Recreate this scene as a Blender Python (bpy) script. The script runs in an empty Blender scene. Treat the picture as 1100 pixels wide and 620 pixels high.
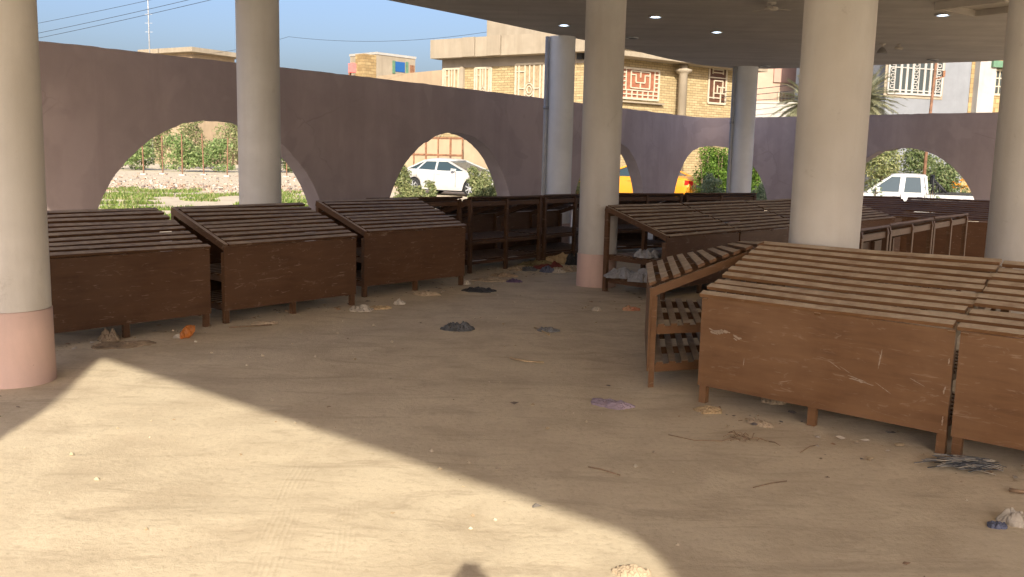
import bpy, bmesh, math, random
import numpy as np
from mathutils import Vector, Matrix, noise as mn

# ------------------------------------------------------------------ camera, light, exposure
SC = bpy.context.scene
COL = SC.collection
R = math.radians
EYE = 1.65
F_PX, PITCH, ROLL = 985.0, R(8.3), R(1.33)
_fw = Vector((0, math.cos(PITCH), -math.sin(PITCH)))
_u0 = Vector((0, math.sin(PITCH), math.cos(PITCH)))
_r0 = Vector((1, 0, 0))
_rt = math.cos(ROLL) * _r0 + math.sin(ROLL) * _u0
_up = -math.sin(ROLL) * _r0 + math.cos(ROLL) * _u0
cam_d = bpy.data.cameras.new("camera")
cam = bpy.data.objects.new("camera", cam_d)
COL.objects.link(cam)
cam_d.sensor_width = 36
cam_d.lens = 36 * F_PX / 1100
cam_d.clip_start = 0.02
cam_d.clip_end = 2500
M3 = Matrix((_rt, _up, -_fw)).transposed()
cam.matrix_world = Matrix.Translation((0, 0, EYE)) @ M3.to_4x4()
SC.camera = cam

SUN_EL = R(25)
SUN_TRAVEL = Vector((-0.04, 1.0, -math.tan(SUN_EL) * math.hypot(0.04, 1.0)))
world = bpy.data.worlds.new("World")
SC.world = world
world.use_nodes = True
wn = world.node_tree.nodes
wl = world.node_tree.links
wn.clear()
sky = wn.new("ShaderNodeTexSky")
sky.sky_type = 'NISHITA'
sky.sun_disc = False
sky.sun_elevation = SUN_EL
sky.sun_rotation = math.atan2(0.04, -1.0)
sky.altitude = 50
sky.air_density = 1.0
sky.dust_density = 5.0
sky.ozone_density = 3.0
bg = wn.new("ShaderNodeBackground")
bg.inputs[1].default_value = 0.098
wo = wn.new("ShaderNodeOutputWorld")
tint = wn.new('ShaderNodeMix'); tint.data_type = 'RGBA'; tint.blend_type = 'MULTIPLY'; tint.inputs[0].default_value = 1.0
tint.inputs[7].default_value = (0.56, 0.545, 0.60, 1)
wl.new(sky.outputs[0], tint.inputs[6])
wl.new(tint.outputs[2], bg.inputs[0])
wl.new(bg.outputs[0], wo.inputs[0])
sun_d = bpy.data.lights.new("sun", 'SUN')
sun_d.energy = 2.0
sun_d.angle = R(0.53)
sun_d.color = (1.0, 0.915, 0.765)
sun = bpy.data.objects.new("sun", sun_d)
COL.objects.link(sun)
sun.rotation_euler = SUN_TRAVEL.to_track_quat('-Z', 'Y').to_euler()
sun.location = (0, -20, 20)
SC.view_settings.view_transform = 'Standard'
SC.view_settings.look = 'None'
SC.cycles.max_bounces = 12
SC.cycles.diffuse_bounces = 8
SC.view_settings.exposure = 1.99
SC.view_settings.gamma = 1.0
SC.view_settings.use_curve_mapping = False

# ------------------------------------------------------------------ measuring helpers
def ray(px, py):
    return _rt * ((px - 550) / F_PX) - _up * ((py - 310) / F_PX) + _fw
def flat(px, py, z=0.0):
    d = ray(px, py)
    t = (z - EYE) / d.z
    return Vector((0, 0, EYE)) + d * t
def at(px, py, Y):
    d = ray(px, py)
    return Vector((0, 0, EYE)) + d * (Y / d.y)
def smooth(a, b, x):
    t = min(1, max(0, (x - a) / (b - a)))
    return t * t * (3 - 2 * t)
def lift(x, y):
    """height of the terrain"""
    z = -0.45 * smooth(25.5, 31, y + 0.7 * (x - 9)) * smooth(7.5, 10.5, x)
    return z

# ------------------------------------------------------------------ mesh helpers
class MB:
    def __init__(s):
        s.v = []
        s.f = []
        s.sm = []
    def add(s, vs, fs, sm=False):
        b = len(s.v)
        s.v += [tuple(p) for p in vs]
        s.f += [tuple(i + b for i in f) for f in fs]
        s.sm += [sm] * len(fs)
    def box(s, x0, x1, y0, y1, z0, z1):
        s.add([(x0, y0, z0), (x1, y0, z0), (x1, y1, z0), (x0, y1, z0), (x0, y0, z1), (x1, y0, z1), (x1, y1, z1), (x0, y1, z1)],
              [(0, 3, 2, 1), (4, 5, 6, 7), (0, 1, 5, 4), (1, 2, 6, 5), (2, 3, 7, 6), (3, 0, 4, 7)])
    def bar(s, a, b, w, h, up=(0, 0, 1)):
        a = Vector(a); b = Vector(b)
        d = (b - a).normalized()
        up = Vector(up)
        r = d.cross(up)
        if r.length < 1e-4:
            r = d.cross(Vector((1, 0, 0)))
        r.normalize()
        u = r.cross(d).normalized()
        vs = []
        for p in (a, b):
            for i, j in ((-1, -1), (1, -1), (1, 1), (-1, 1)):
                vs.append(p + r * (i * w / 2) + u * (j * h / 2))
        s.add(vs, [(0, 1, 2, 3), (7, 6, 5, 4), (0, 4, 5, 1), (1, 5, 6, 2), (2, 6, 7, 3), (3, 7, 4, 0)])
    def tube(s, pts, r, n=8, cap=True):
        pts = [Vector(p) for p in pts]
        rr = r if isinstance(r, (list, tuple)) else [r] * len(pts)
        vs = []
        ref = Vector((0.31, 0.17, 0.93))
        for i, p in enumerate(pts):
            d = (pts[min(i + 1, len(pts) - 1)] - pts[max(i - 1, 0)]).normalized()
            a = d.cross(ref)
            if a.length < 1e-3:
                a = d.cross(Vector((1, 0, 0)))
            a.normalize()
            b = d.cross(a)
            for k in range(n):
                t = 2 * math.pi * k / n
                vs.append(p + (a * math.cos(t) + b * math.sin(t)) * rr[i])
        fs = []
        for i in range(len(pts) - 1):
            for k in range(n):
                fs.append((i * n + k, i * n + (k + 1) % n, (i + 1) * n + (k + 1) % n, (i + 1) * n + k))
        s.add(vs, fs, True)
        if cap:
            b = len(s.v) - len(vs)
            s.f.append(tuple(b + k for k in range(n))[::-1]); s.sm.append(False)
            s.f.append(tuple(b + (len(pts) - 1) * n + k for k in range(n))); s.sm.append(False)
    def lathe(s, prof, n=40, c=(0, 0, 0), axis='z', cap=True):
        vs = []
        for r, z in prof:
            for k in range(n):
                t = 2 * math.pi * k / n
                p = (r * math.cos(t), r * math.sin(t), z)
                if axis == 'y':
                    p = (p[0], p[2], p[1])
                elif axis == 'x':
                    p = (p[2], p[0], p[1])
                vs.append((p[0] + c[0], p[1] + c[1], p[2] + c[2]))
        fs = []
        for i in range(len(prof) - 1):
            for k in range(n):
                fs.append((i * n + k, i * n + (k + 1) % n, (i + 1) * n + (k + 1) % n, (i + 1) * n + k))
        s.add(vs, fs, True)
        if cap:
            b = len(s.v) - len(vs)
            s.f.append(tuple(b + k for k in range(n))[::-1]); s.sm.append(False)
            s.f.append(tuple(b + (len(prof) - 1) * n + k for k in range(n))); s.sm.append(False)
    def prism(s, poly, z0, z1):
        n = len(poly)
        vs = [(p[0], p[1], z0) for p in poly] + [(p[0], p[1], z1) for p in poly]
        s.add(vs, [tuple(range(n))[::-1], tuple(range(n, 2 * n))] + [(i, (i + 1) % n, n + (i + 1) % n, n + i) for i in range(n)])
    def build(s, name, mat, parent=None, fix=True, M=None):
        me = bpy.data.meshes.new(name)
        vs = s.v if M is None else [tuple(M @ Vector(p)) for p in s.v]
        me.from_pydata(vs, [], s.f)
        me.polygons.foreach_set('use_smooth', s.sm)
        if fix:
            bm = bmesh.new(); bm.from_mesh(me)
            bmesh.ops.recalc_face_normals(bm, faces=bm.faces)
            bm.to_mesh(me); bm.free()
        me.materials.append(mat)
        o = bpy.data.objects.new(name, me)
        COL.objects.link(o)
        if parent:
            o.parent = parent
        return o

def tag(o, label=None, cat=None, group=None, kind=None):
    if label: o['label'] = label
    if cat: o['category'] = cat
    if group: o['group'] = group
    if kind: o['kind'] = kind
    return o
def empty(name, loc=(0, 0, 0), rz=0.0):
    o = bpy.data.objects.new(name, None)
    COL.objects.link(o)
    o.empty_display_size = 0.2
    o.location = loc
    o.rotation_euler = (0, 0, rz)
    return o
def copy_tree(o, parent=None):
    c = o.copy()
    COL.objects.link(c)
    if parent:
        c.parent = parent
    for ch in list(o.children):
        copy_tree(ch, c)
    return c
def walk(o):
    yield o
    for c in o.children:
        yield from walk(c)

# ------------------------------------------------------------------ materials
class NT:
    def __init__(s, name):
        s.m = bpy.data.materials.new(name)
        s.m.use_nodes = True
        s.n = s.m.node_tree.nodes
        s.l = s.m.node_tree.links
        s.n.clear()
        s.out = s.n.new('ShaderNodeOutputMaterial')
        s.p = s.n.new('ShaderNodeBsdfPrincipled')
        s.l.new(s.p.outputs[0], s.out.inputs[0])
        s.tc = s.n.new('ShaderNodeTexCoord')
    def link(s, a, b):
        s.l.new(a, b)
    def mapping(s, scale=(1, 1, 1), coord='Object', rnd=False):
        mp = s.n.new('ShaderNodeMapping')
        mp.inputs['Scale'].default_value = scale
        s.link(s.tc.outputs[coord], mp.inputs[0])
        if rnd:
            oi = s.n.new('ShaderNodeObjectInfo')
            mu = s.n.new('ShaderNodeMath'); mu.operation = 'MULTIPLY'; mu.inputs[1].default_value = 37.0
            s.link(oi.outputs['Random'], mu.inputs[0])
            cb = s.n.new('ShaderNodeCombineXYZ')
            for i in range(3):
                s.link(mu.outputs[0], cb.inputs[i])
            s.link(cb.outputs[0], mp.inputs['Location'])
        return mp.outputs[0]
    def noise(s, vec, scale, detail=4, rough=0.55, dist=0.0):
        t = s.n.new('ShaderNodeTexNoise')
        t.inputs['Scale'].default_value = scale
        t.inputs['Detail'].default_value = detail
        t.inputs['Roughness'].default_value = rough
        t.inputs['Distortion'].default_value = dist
        s.link(vec, t.inputs['Vector'])
        return t.outputs['Fac']
    def ramp(s, fac, stops):
        r = s.n.new('ShaderNodeValToRGB')
        e = r.color_ramp.elements
        while len(e) < len(stops):
            e.new(0.5)
        for i, (p, c) in enumerate(stops):
            e[i].position = p
            e[i].color = (c, c, c, 1) if isinstance(c, (int, float)) else (*c, 1)
        s.link(fac, r.inputs[0])
        return r.outputs[0]
    def mix(s, fac, a, b, mode='MIX'):
        m = s.n.new('ShaderNodeMix'); m.data_type = 'RGBA'; m.blend_type = mode
        if isinstance(fac, (int, float)): m.inputs[0].default_value = fac
        else: s.link(fac, m.inputs[0])
        for i, c in ((6, a), (7, b)):
            if isinstance(c, tuple): m.inputs[i].default_value = (*c, 1)
            else: s.link(c, m.inputs[i])
        return m.outputs[2]
    def math(s, op, a, b=None):
        m = s.n.new('ShaderNodeMath'); m.operation = op
        for i, c in ((0, a), (1, b)):
            if c is None: continue
            if isinstance(c, (int, float)): m.inputs[i].default_value = c
            else: s.link(c, m.inputs[i])
        return m.outputs[0]
    def bump(s, h, strength=0.3, dist=0.01):
        b = s.n.new('ShaderNodeBump')
        b.inputs['Strength'].default_value = strength
        b.inputs['Distance'].default_value = dist
        s.link(h, b.inputs['Height'])
        s.link(b.outputs[0], s.p.inputs['Normal'])
    def col(s, c):
        if isinstance(c, tuple): s.p.inputs['Base Color'].default_value = (*c, 1)
        else: s.link(c, s.p.inputs['Base Color'])
    def rough(s, r, spec=0.3):
        s.p.inputs['Roughness'].default_value = r
        s.p.inputs['Specular IOR Level'].default_value = spec

def simple(name, c, rough=0.7, var=0.25, scale=3.0, bump=0.15, bscale=60, spec=0.3, metal=0.0, stretch=(1, 1, 1), dist=0.004, c2=None, coord='Object'):
    t = NT(name)
    v = t.mapping(stretch, coord)
    n1 = t.noise(v, scale, 6, 0.6)
    dark = c2 or tuple(x * (1 - var) for x in c)
    lite = tuple(min(1, x * (1 + var * 0.6)) for x in c)
    t.col(t.ramp(n1, [(0.3, dark), (0.7, lite)]))
    t.rough(rough, spec)
    t.p.inputs['Metallic'].default_value = metal
    if bump:
        t.bump(t.noise(v, bscale, 4, 0.6), bump, dist)
    return t.m

def mat_wood():
    t = NT('varnished_plywood')
    v = t.mapping((0.9, 0.9, 7), rnd=True)
    v0 = t.mapping((1, 1, 1), rnd=True)
    oi = t.n.new('ShaderNodeObjectInfo')
    grain = t.noise(v, 3.0, 6, 0.6, 0.4)
    blotch = t.noise(v0, 2.2, 5, 0.6, 0.3)
    c = t.ramp(grain, [(0.25, (0.085, 0.040, 0.019)), (0.75, (0.140, 0.072, 0.036))])
    c = t.mix(t.ramp(blotch, [(0.38, 0.0), (0.72, 0.55)]), c, (0.17, 0.095, 0.055))
    c = t.mix(1.0, c, oi.outputs['Color'], 'MULTIPLY')
    # scuffs and pale scratches
    vs = t.mapping((1.0, 1.0, 3.2), rnd=True)
    sc = t.noise(vs, 5.5, 7, 0.72, 1.2)
    c = t.mix(t.ramp(sc, [(0.585, 0.0), (0.66, 0.22), (0.74, 0.5)]), c, (0.42, 0.33, 0.25))
    vt = t.mapping((7.0, 7.0, 60.0), rnd=True)
    c = t.mix(t.ramp(t.noise(vt, 1.0, 3, 0.5, 0.6), [(0.66, 0.0), (0.72, 0.30)]), c, (0.40, 0.31, 0.23))
    # settled dust on faces that look up
    g = t.n.new('ShaderNodeNewGeometry')
    sp = t.n.new('ShaderNodeSeparateXYZ'); t.link(g.outputs['Normal'], sp.inputs[0])
    up = t.ramp(sp.outputs[2], [(0.45, 0.0), (0.85, 1.0)])
    dn = t.ramp(t.noise(v0, 9, 5, 0.65), [(0.3, 0.35), (0.75, 1.0)])
    d = t.math('MULTIPLY', t.math('MULTIPLY', up, dn), oi.outputs['Alpha'])
    c = t.mix(d, c, (0.62, 0.515, 0.38))
    t.col(c)
    rr = t.mix(d, (0.42, 0.42, 0.42), (0.95, 0.95, 0.95))
    t.link(rr, t.p.inputs['Roughness'])
    t.p.inputs['Specular IOR Level'].default_value = 0.35
    t.bump(t.math('ADD', grain, t.noise(v0, 45, 3)), 0.08, 0.004)
    return t.m

def mat_ground():
    t = NT('sandy_ground')
    v = t.mapping((1, 1, 1))
    big = t.noise(v, 0.35, 5, 0.6, 0.4)
    mid = t.noise(v, 2.2, 6, 0.62, 0.3)
    fine = t.noise(v, 26, 6, 0.7)
    grit = t.noise(v, 140, 3, 0.6)
    c = t.ramp(big, [(0.3, (0.585, 0.495, 0.35)), (0.7, (0.66, 0.565, 0.41))])
    c = t.mix(t.ramp(mid, [(0.34, 0.65), (0.56, 0.0)]), c, (0.47, 0.385, 0.27))
    c = t.mix(t.ramp(fine, [(0.32, 0.55), (0.48, 0.0)]), c, (0.42, 0.34, 0.235))
    c = t.mix(t.ramp(fine, [(0.58, 0.0), (0.75, 0.4)]), c, (0.73, 0.63, 0.47))
    c = t.mix(t.ramp(grit, [(0.70, 0.0), (0.76, 0.4)]), c, (0.36, 0.26, 0.17))
    # scraped sweeping streaks running across the yard
    vs = t.mapping((0.9, 3.2, 1))
    st = t.noise(vs, 1.3, 8, 0.72, 1.2)
    c = t.mix(t.ramp(st, [(0.34, 0.7), (0.48, 0.0)]), c, (0.42, 0.34, 0.24))
    c = t.mix(t.ramp(st, [(0.56, 0.0), (0.72, 0.35)]), c, (0.71, 0.61, 0.455))
    # tyre tread marks: two bands of short cross bars
    sp = t.n.new('ShaderNodeSeparateXYZ'); t.link(t.tc.outputs['Object'], sp.inputs[0])
    wob = t.math('MULTIPLY', t.math('SUBTRACT', t.noise(v, 0.9, 2), 0.5), 0.10)
    xx = t.math('ADD', t.math('ADD', sp.outputs[0], t.math('MULTIPLY', sp.outputs[1], 0.10)), wob)
    lines = t.math('SINE', t.math('MULTIPLY', xx, 260.0))
    bars = t.math('SINE', t.math('MULTIPLY', sp.outputs[1], 95.0))
    tread = t.math('ADD', lines, t.math('MULTIPLY', bars, 0.25))
    bandA = t.ramp(t.math('ABSOLUTE', t.math('ADD', xx, 0.62)), [(0.055, 1.0), (0.085, 0.0)])
    bandB = t.ramp(t.math('ABSOLUTE', t.math('ADD', xx, 0.34)), [(0.045, 0.8), (0.08, 0.0)])
    yl = t.ramp(sp.outputs[1], [(0.0, 1.0), (1.0, 1.0)])
    fade = t.ramp(t.noise(v, 3.0, 3), [(0.40, 0.0), (0.58, 1.0)])
    near = t.n.new('ShaderNodeMapRange')
    near.inputs[1].default_value = 4.3; near.inputs[2].default_value = 5.0
    near.inputs[3].default_value = 1.0; near.inputs[4].default_value = 0.15
    t.link(sp.outputs[1], near.inputs[0])
    band = t.math('MULTIPLY', t.math('MULTIPLY', t.math('MAXIMUM', bandA, bandB), fade), near.outputs[0])
    c = t.mix(t.math('MULTIPLY', t.math('MULTIPLY', band, tread), 0.16), c, (0.33, 0.25, 0.16))
    t.col(c)
    t.rough(0.95, 0.1)
    h = t.math('ADD', t.math('MULTIPLY', mid, 1.2), t.math('ADD', t.math('MULTIPLY', fine, 0.8), t.math('MULTIPLY', grit, 0.25)))
    h = t.math('ADD', h, t.math('MULTIPLY', st, 0.35))
    h = t.math('ADD', h, t.math('MULTIPLY', t.math('MULTIPLY', band, tread), 0.12))
    t.bump(h, 0.38, 0.012)
    return t.m

def mat_plaster(name, c, stain, streak=0.5, bump=0.25, flake=0.0, patch=0.0, splash=0.0, bands=0.0):
    t = NT(name)
    v = t.mapping((1, 1, 1), rnd=True)
    vz = t.mapping((1.3, 1.3, 0.16), rnd=True)
    n1 = t.noise(v, 1.3, 6, 0.6, 0.3)
    st = t.noise(vz, 2.0, 5, 0.6, 0.5)
    cc = t.ramp(n1, [(0.3, tuple(x * 0.86 for x in c)), (0.7, tuple(x * 1.08 for x in c))])
    cc = t.mix(t.ramp(st, [(0.36, streak), (0.60, 0.0)]), cc, stain)
    sp = t.noise(v, 18, 5, 0.7)
    cc = t.mix(t.ramp(sp, [(0.62, 0.0), (0.72, 0.25)]), cc, stain)
    if patch:
        pn = t.noise(v, 0.55, 4, 0.5, 0.6)
        cc = t.mix(t.ramp(pn, [(0.55, 0.0), (0.575, patch)]), cc, tuple(min(1, x * 1.13) for x in c))
        pm = t.noise(t.mapping((1, 1, 1.6), rnd=True), 0.9, 3, 0.5, 0.4)
        cc = t.mix(t.ramp(pm, [(0.60, 0.0), (0.62, patch)]), cc, tuple(x * 0.82 for x in c))
        vo = t.n.new('ShaderNodeTexVoronoi'); vo.feature = 'DISTANCE_TO_EDGE'; vo.inputs['Scale'].default_value = 0.7
        wv = t.mix(0.25, v, t.noise(v, 2.5, 4)); t.link(wv, vo.inputs['Vector'])
        ck = t.math('MULTIPLY', t.ramp(vo.outputs['Distance'], [(0.0, 1.0), (0.006, 0.0)]), t.ramp(t.noise(v, 0.7, 2), [(0.54, 0.0), (0.62, 0.3)]))
        cc = t.mix(ck, cc, tuple(x * 0.55 for x in stain))
    if splash:
        sz = t.n.new('ShaderNodeSeparateXYZ'); t.link(t.tc.outputs['Object'], sz.inputs[0])
        hz = t.math('ADD', sz.outputs[2], t.math('MULTIPLY', t.noise(t.mapping((2.2, 2.2, 0.7), rnd=True), 2.6, 6, 0.7), 1.6))
        cc = t.mix(t.ramp(t.math('MULTIPLY', hz, 0.25), [(0.28, splash), (0.46, 0.0)]), cc, tuple(x * 0.78 for x in stain))
        hp = t.noise(t.mapping((1, 1, 0.8), rnd=True), 5.0, 6, 0.75, 1.0)
        cc = t.mix(t.ramp(hp, [(0.62, 0.0), (0.70, splash * 0.8)]), cc, tuple(x * 0.7 for x in stain))
    if bands:
        bn = t.noise(t.mapping((0.10, 1.6, 1)), 1.6, 5, 0.65, 0.3)
        cc = t.mix(t.ramp(bn, [(0.40, bands), (0.58, 0.0)]), cc, tuple(x * 0.8 for x in stain))
        bk = t.n.new('ShaderNodeTexBrick'); t.link(t.tc.outputs['Object'], bk.inputs['Vector'])
        bk.inputs['Scale'].default_value = 1.0; bk.inputs['Brick Width'].default_value = 2.4; bk.inputs['Row Height'].default_value = 1.2; bk.inputs['Mortar Size'].default_value = 0.006
        cc = t.mix(t.math('MULTIPLY', bk.outputs['Fac'], 0.18), cc, tuple(x * 0.6 for x in stain))
    if flake:
        fl = t.noise(v, 7.0, 6, 0.7, 0.8)
        cc = t.mix(t.ramp(fl, [(0.70, 0.0), (0.73, flake)]), cc, tuple(x * 0.55 for x in stain))
    t.col(cc)
    t.rough(0.85, 0.2)
    t.bump(t.math('ADD', t.noise(v, 6, 6, 0.7), t.math('MULTIPLY', t.noise(v, 70, 3), 0.35)), bump, 0.012)
    return t.m

def mat_brick(name, c1, c2, mortar, scale=1.0, rw=0.34, rh=0.11):
    t = NT(name)
    # facade local coordinates: x along the wall, z up
    sp = t.n.new('ShaderNodeSeparateXYZ'); t.link(t.tc.outputs['Object'], sp.inputs[0])
    cb = t.n.new('ShaderNodeCombineXYZ')
    t.link(t.math('ADD', sp.outputs[0], sp.outputs[1]), cb.inputs[0]); t.link(sp.outputs[2], cb.inputs[1])
    b = t.n.new('ShaderNodeTexBrick')
    t.link(cb.outputs[0], b.inputs['Vector'])
    b.inputs['Color1'].default_value = (*c1, 1)
    b.inputs['Color2'].default_value = (*c2, 1)
    b.inputs['Mortar'].default_value = (*mortar, 1)
    b.inputs['Scale'].default_value = scale
    b.inputs['Mortar Size'].default_value = 0.010
    b.inputs['Brick Width'].default_value = rw
    b.inputs['Row Height'].default_value = rh
    v = t.mapping((1, 1, 1))
    n = t.noise(v, 3.0, 5, 0.65)
    t.col(t.mix(t.ramp(n, [(0.35, 0.45), (0.65, 0.0)]), b.outputs['Color'], tuple(x * 0.6 for x in c1)))
    t.rough(0.9, 0.15)
    t.bump(t.math('ADD', t.math('MULTIPLY', b.outputs['Fac'], -1.0), t.noise(v, 25, 4)), 0.5, 0.03)
    return t.m

def mat_leaf(name, cols, trans=0.35):
    t = NT(name)
    g = t.n.new('ShaderNodeNewGeometry')
    stops = [(i / (len(cols) - 1), c) for i, c in enumerate(cols)]
    c = t.ramp(g.outputs['Random Per Island'], stops)
    t.col(c)
    t.rough(0.6, 0.3)
    tr = t.n.new('ShaderNodeBsdfTranslucent')
    t.link(c, tr.inputs[0])
    mx = t.n.new('ShaderNodeMixShader')
    mx.inputs[0].default_value = trans
    t.link(t.p.outputs[0], mx.inputs[1]); t.link(tr.outputs[0], mx.inputs[2])
    t.link(mx.outputs[0], t.out.inputs[0])
    return t.m

def mat_island(name, cols, rough=0.9):
    t = NT(name)
    g = t.n.new('ShaderNodeNewGeometry')
    c = t.ramp(g.outputs['Random Per Island'], [(i / (len(cols) - 1), c) for i, c in enumerate(cols)])
    t.col(c); t.rough(rough, 0.15)
    return t.m

def mat_glass(name, c=(0.02, 0.028, 0.032), rough=0.05):
    t = NT(name)
    t.col(c); t.rough(rough, 0.45)
    return t.m
def mat_paint(name, c, rough=0.28, dirt=(0.35, 0.28, 0.2), amount=0.25):
    t = NT(name)
    v = t.mapping((1, 1, 1))
    n = t.noise(v, 2.5, 5, 0.6)
    t.col(t.mix(t.ramp(n, [(0.45, 0.0), (0.8, amount)]), c, dirt))
    t.rough(rough, 0.5)
    t.p.inputs['Coat Weight'].default_value = 0.4
    t.p.inputs['Coat Roughness'].default_value = 0.1
    return t.m
def mat_glow(name, c, s):
    t = NT(name)
    t.col((0.8, 0.8, 0.8))
    t.p.inputs['Emission Color'].default_value = (*c, 1)
    t.p.inputs['Emission Strength'].default_value = s
    return t.m

WOOD = mat_wood()
GROUND = mat_ground()
WALLP = mat_plaster('mauve_plaster', (0.425, 0.345, 0.32), (0.325, 0.255, 0.235), 0.40, flake=0.2, patch=0.45)
COLP = mat_plaster('cream_column_paint', (0.65, 0.625, 0.585), (0.50, 0.455, 0.395), 0.45, bump=0.16, flake=0.35, splash=0.5)
COLSKY = mat_plaster('skylit_white_column_paint', (0.75, 0.765, 0.78), (0.60, 0.61, 0.62), 0.35, bump=0.14, flake=0.2, splash=0.4)  # paler, bluer copy: skylight on the canopy-edge columns put into their colour
COLSKYGREY = mat_plaster('skylit_grey_column_paint', (0.68, 0.675, 0.655), (0.52, 0.49, 0.45), 0.4, bump=0.14, flake=0.3, splash=0.4)  # greyer copy: skylight on the first-arch column put into its colour
PINK = mat_plaster('pink_plinth_paint', (0.62, 0.44, 0.37), (0.45, 0.33, 0.27), 0.55, bump=0.14, flake=0.4)
SOFFIT = mat_plaster('ceiling_paint', (0.44, 0.41, 0.375), (0.35, 0.32, 0.285), 0.25, bump=0.10, bands=0.3)
CONC = simple('concrete', (0.42, 0.38, 0.33), 0.9, 0.2, 2, 0.3, 25)
BLACKP = simple('black_plastic', (0.035, 0.035, 0.037), 0.45, 0.3, 8, 0.5, 18, dist=0.01)
GREYBAG = simple('charcoal_bag', (0.085, 0.087, 0.09), 0.5, 0.5, 9, 0.6, 22, dist=0.012)
STEEL = simple('grey_steel', (0.35, 0.36, 0.37), 0.4, 0.25, 6, 0.1, 50, metal=0.4)
PIPE = simple('grey_pvc', (0.42, 0.43, 0.44), 0.5, 0.2, 4, 0.1, 40)
RUST = simple('rusty_iron', (0.22, 0.105, 0.055), 0.85, 0.5, 9, 0.4, 60, c2=(0.10, 0.05, 0.03))
RUST2 = simple('orange_rust_post', (0.19, 0.10, 0.06), 0.85, 0.4, 6, 0.3, 60)
RUBBER = simple('tyre_rubber', (0.02, 0.02, 0.02), 0.85, 0.3, 8, 0.2, 60)
RIM = simple('wheel_alloy', (0.55, 0.56, 0.57), 0.35, 0.15, 6, 0.0, metal=0.6)
WHITECAR = mat_paint('white_car_paint', (0.44, 0.44, 0.43))
YELLOWCAR = mat_paint('orange_yellow_car_paint', (0.68, 0.27, 0.012), amount=0.15)
DARKTRIM = simple('dark_trim', (0.02, 0.02, 0.022), 0.6, 0.3, 6, 0.0)
CARGLASS = mat_glass('car_glass', (0.035, 0.055, 0.065), 0.12)
REDLAMP = simple('red_lamp_plastic', (0.5, 0.02, 0.015), 0.25, 0.2, 8, 0.0, spec=0.5)
CLEARLAMP = simple('headlamp_plastic', (0.6, 0.62, 0.64), 0.12, 0.1, 8, 0.0, spec=0.7)
CREAMW = mat_plaster('cream_render', (0.30, 0.255, 0.19), (0.21, 0.17, 0.12), 0.45)
GREYR = mat_plaster('grey_render', (0.27, 0.235, 0.19), (0.19, 0.165, 0.135), 0.35)
PEACH = mat_plaster('peach_render', (0.44, 0.315, 0.235), (0.34, 0.245, 0.185), 0.3)
BLUEW = mat_plaster('pale_blue_render', (0.20, 0.21, 0.225), (0.165, 0.172, 0.185), 0.3)
WHITEW = mat_plaster('whitewash', (0.37, 0.355, 0.325), (0.28, 0.26, 0.23), 0.35)
TANW = mat_plaster('tan_block_wall', (0.36, 0.275, 0.18), (0.26, 0.195, 0.13), 0.4)
STONE = mat_brick('split_face_stone', (0.44, 0.345, 0.19), (0.31, 0.235, 0.12), (0.17, 0.125, 0.075))
STONE2 = mat_brick('rough_yellow_stone', (0.38, 0.28, 0.14), (0.25, 0.165, 0.075), (0.15, 0.105, 0.055), rw=0.5, rh=0.22)
CREAMIRON = simple('cream_iron', (0.46, 0.40, 0.30), 0.5, 0.15, 6, 0.0)
BROWNPANE = simple('red_brown_shutter', (0.27, 0.105, 0.06), 0.5, 0.3, 4, 0.0)
DARKPANE = simple('dark_brown_pane', (0.10, 0.045, 0.028), 0.3, 0.3, 4, 0.0)
GREYPANE = mat_glass('window_pane', (0.05, 0.06, 0.06), 0.15)
SANDPANE = simple('curtained_pane', (0.33, 0.25, 0.15), 0.35, 0.35, 5, 0.0)
BLUEPANE = mat_glass('blue_pane', (0.02, 0.09, 0.26), 0.2)
GREENPAINT = simple('green_shutter', (0.10, 0.19, 0.12), 0.6, 0.2, 5, 0.0)
TANKRED = simple('red_tank_plastic', (0.52, 0.10, 0.09), 0.5, 0.2, 5, 0.0)
BARK = simple('bark', (0.16, 0.11, 0.07), 0.95, 0.4, 8, 0.6, 30)
LEAF_OLIVE = mat_leaf('olive_leaf', [(0.12, 0.15, 0.06), (0.20, 0.235, 0.09), (0.29, 0.31, 0.13), (0.38, 0.37, 0.19)])
LEAF_VIVID = mat_leaf('vivid_leaf', [(0.045, 0.09, 0.012), (0.09, 0.17, 0.02), (0.14, 0.24, 0.03), (0.20, 0.30, 0.05)])
LEAF_FAR = mat_leaf('far_leaf', [(0.06, 0.10, 0.035), (0.12, 0.17, 0.06), (0.19, 0.23, 0.10), (0.27, 0.28, 0.14)])
LEAF_WILD = mat_leaf('wild_leaf', [(0.10, 0.16, 0.05), (0.17, 0.25, 0.08), (0.25, 0.33, 0.12), (0.36, 0.40, 0.19)])
LEAF_PALE = mat_leaf('pale_leaf', [(0.13, 0.17, 0.09), (0.21, 0.26, 0.14), (0.30, 0.34, 0.20)])
LEAF_PALM = mat_leaf('palm_leaf', [(0.16, 0.18, 0.10), (0.27, 0.27, 0.16), (0.38, 0.35, 0.22)])
LEAF_FLOWER = mat_leaf('flower_petal', [(0.60, 0.20, 0.02), (0.75, 0.36, 0.03)])
GRASSM = mat_leaf('weed_grass', [(0.10, 0.17, 0.03), (0.16, 0.24, 0.045), (0.23, 0.28, 0.07), (0.40, 0.36, 0.20)])
RUBBLEM = mat_island('rubble_stone', [(0.24, 0.16, 0.115), (0.34, 0.245, 0.175), (0.15, 0.125, 0.115), (0.40, 0.33, 0.26), (0.42, 0.39, 0.35)])

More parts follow.
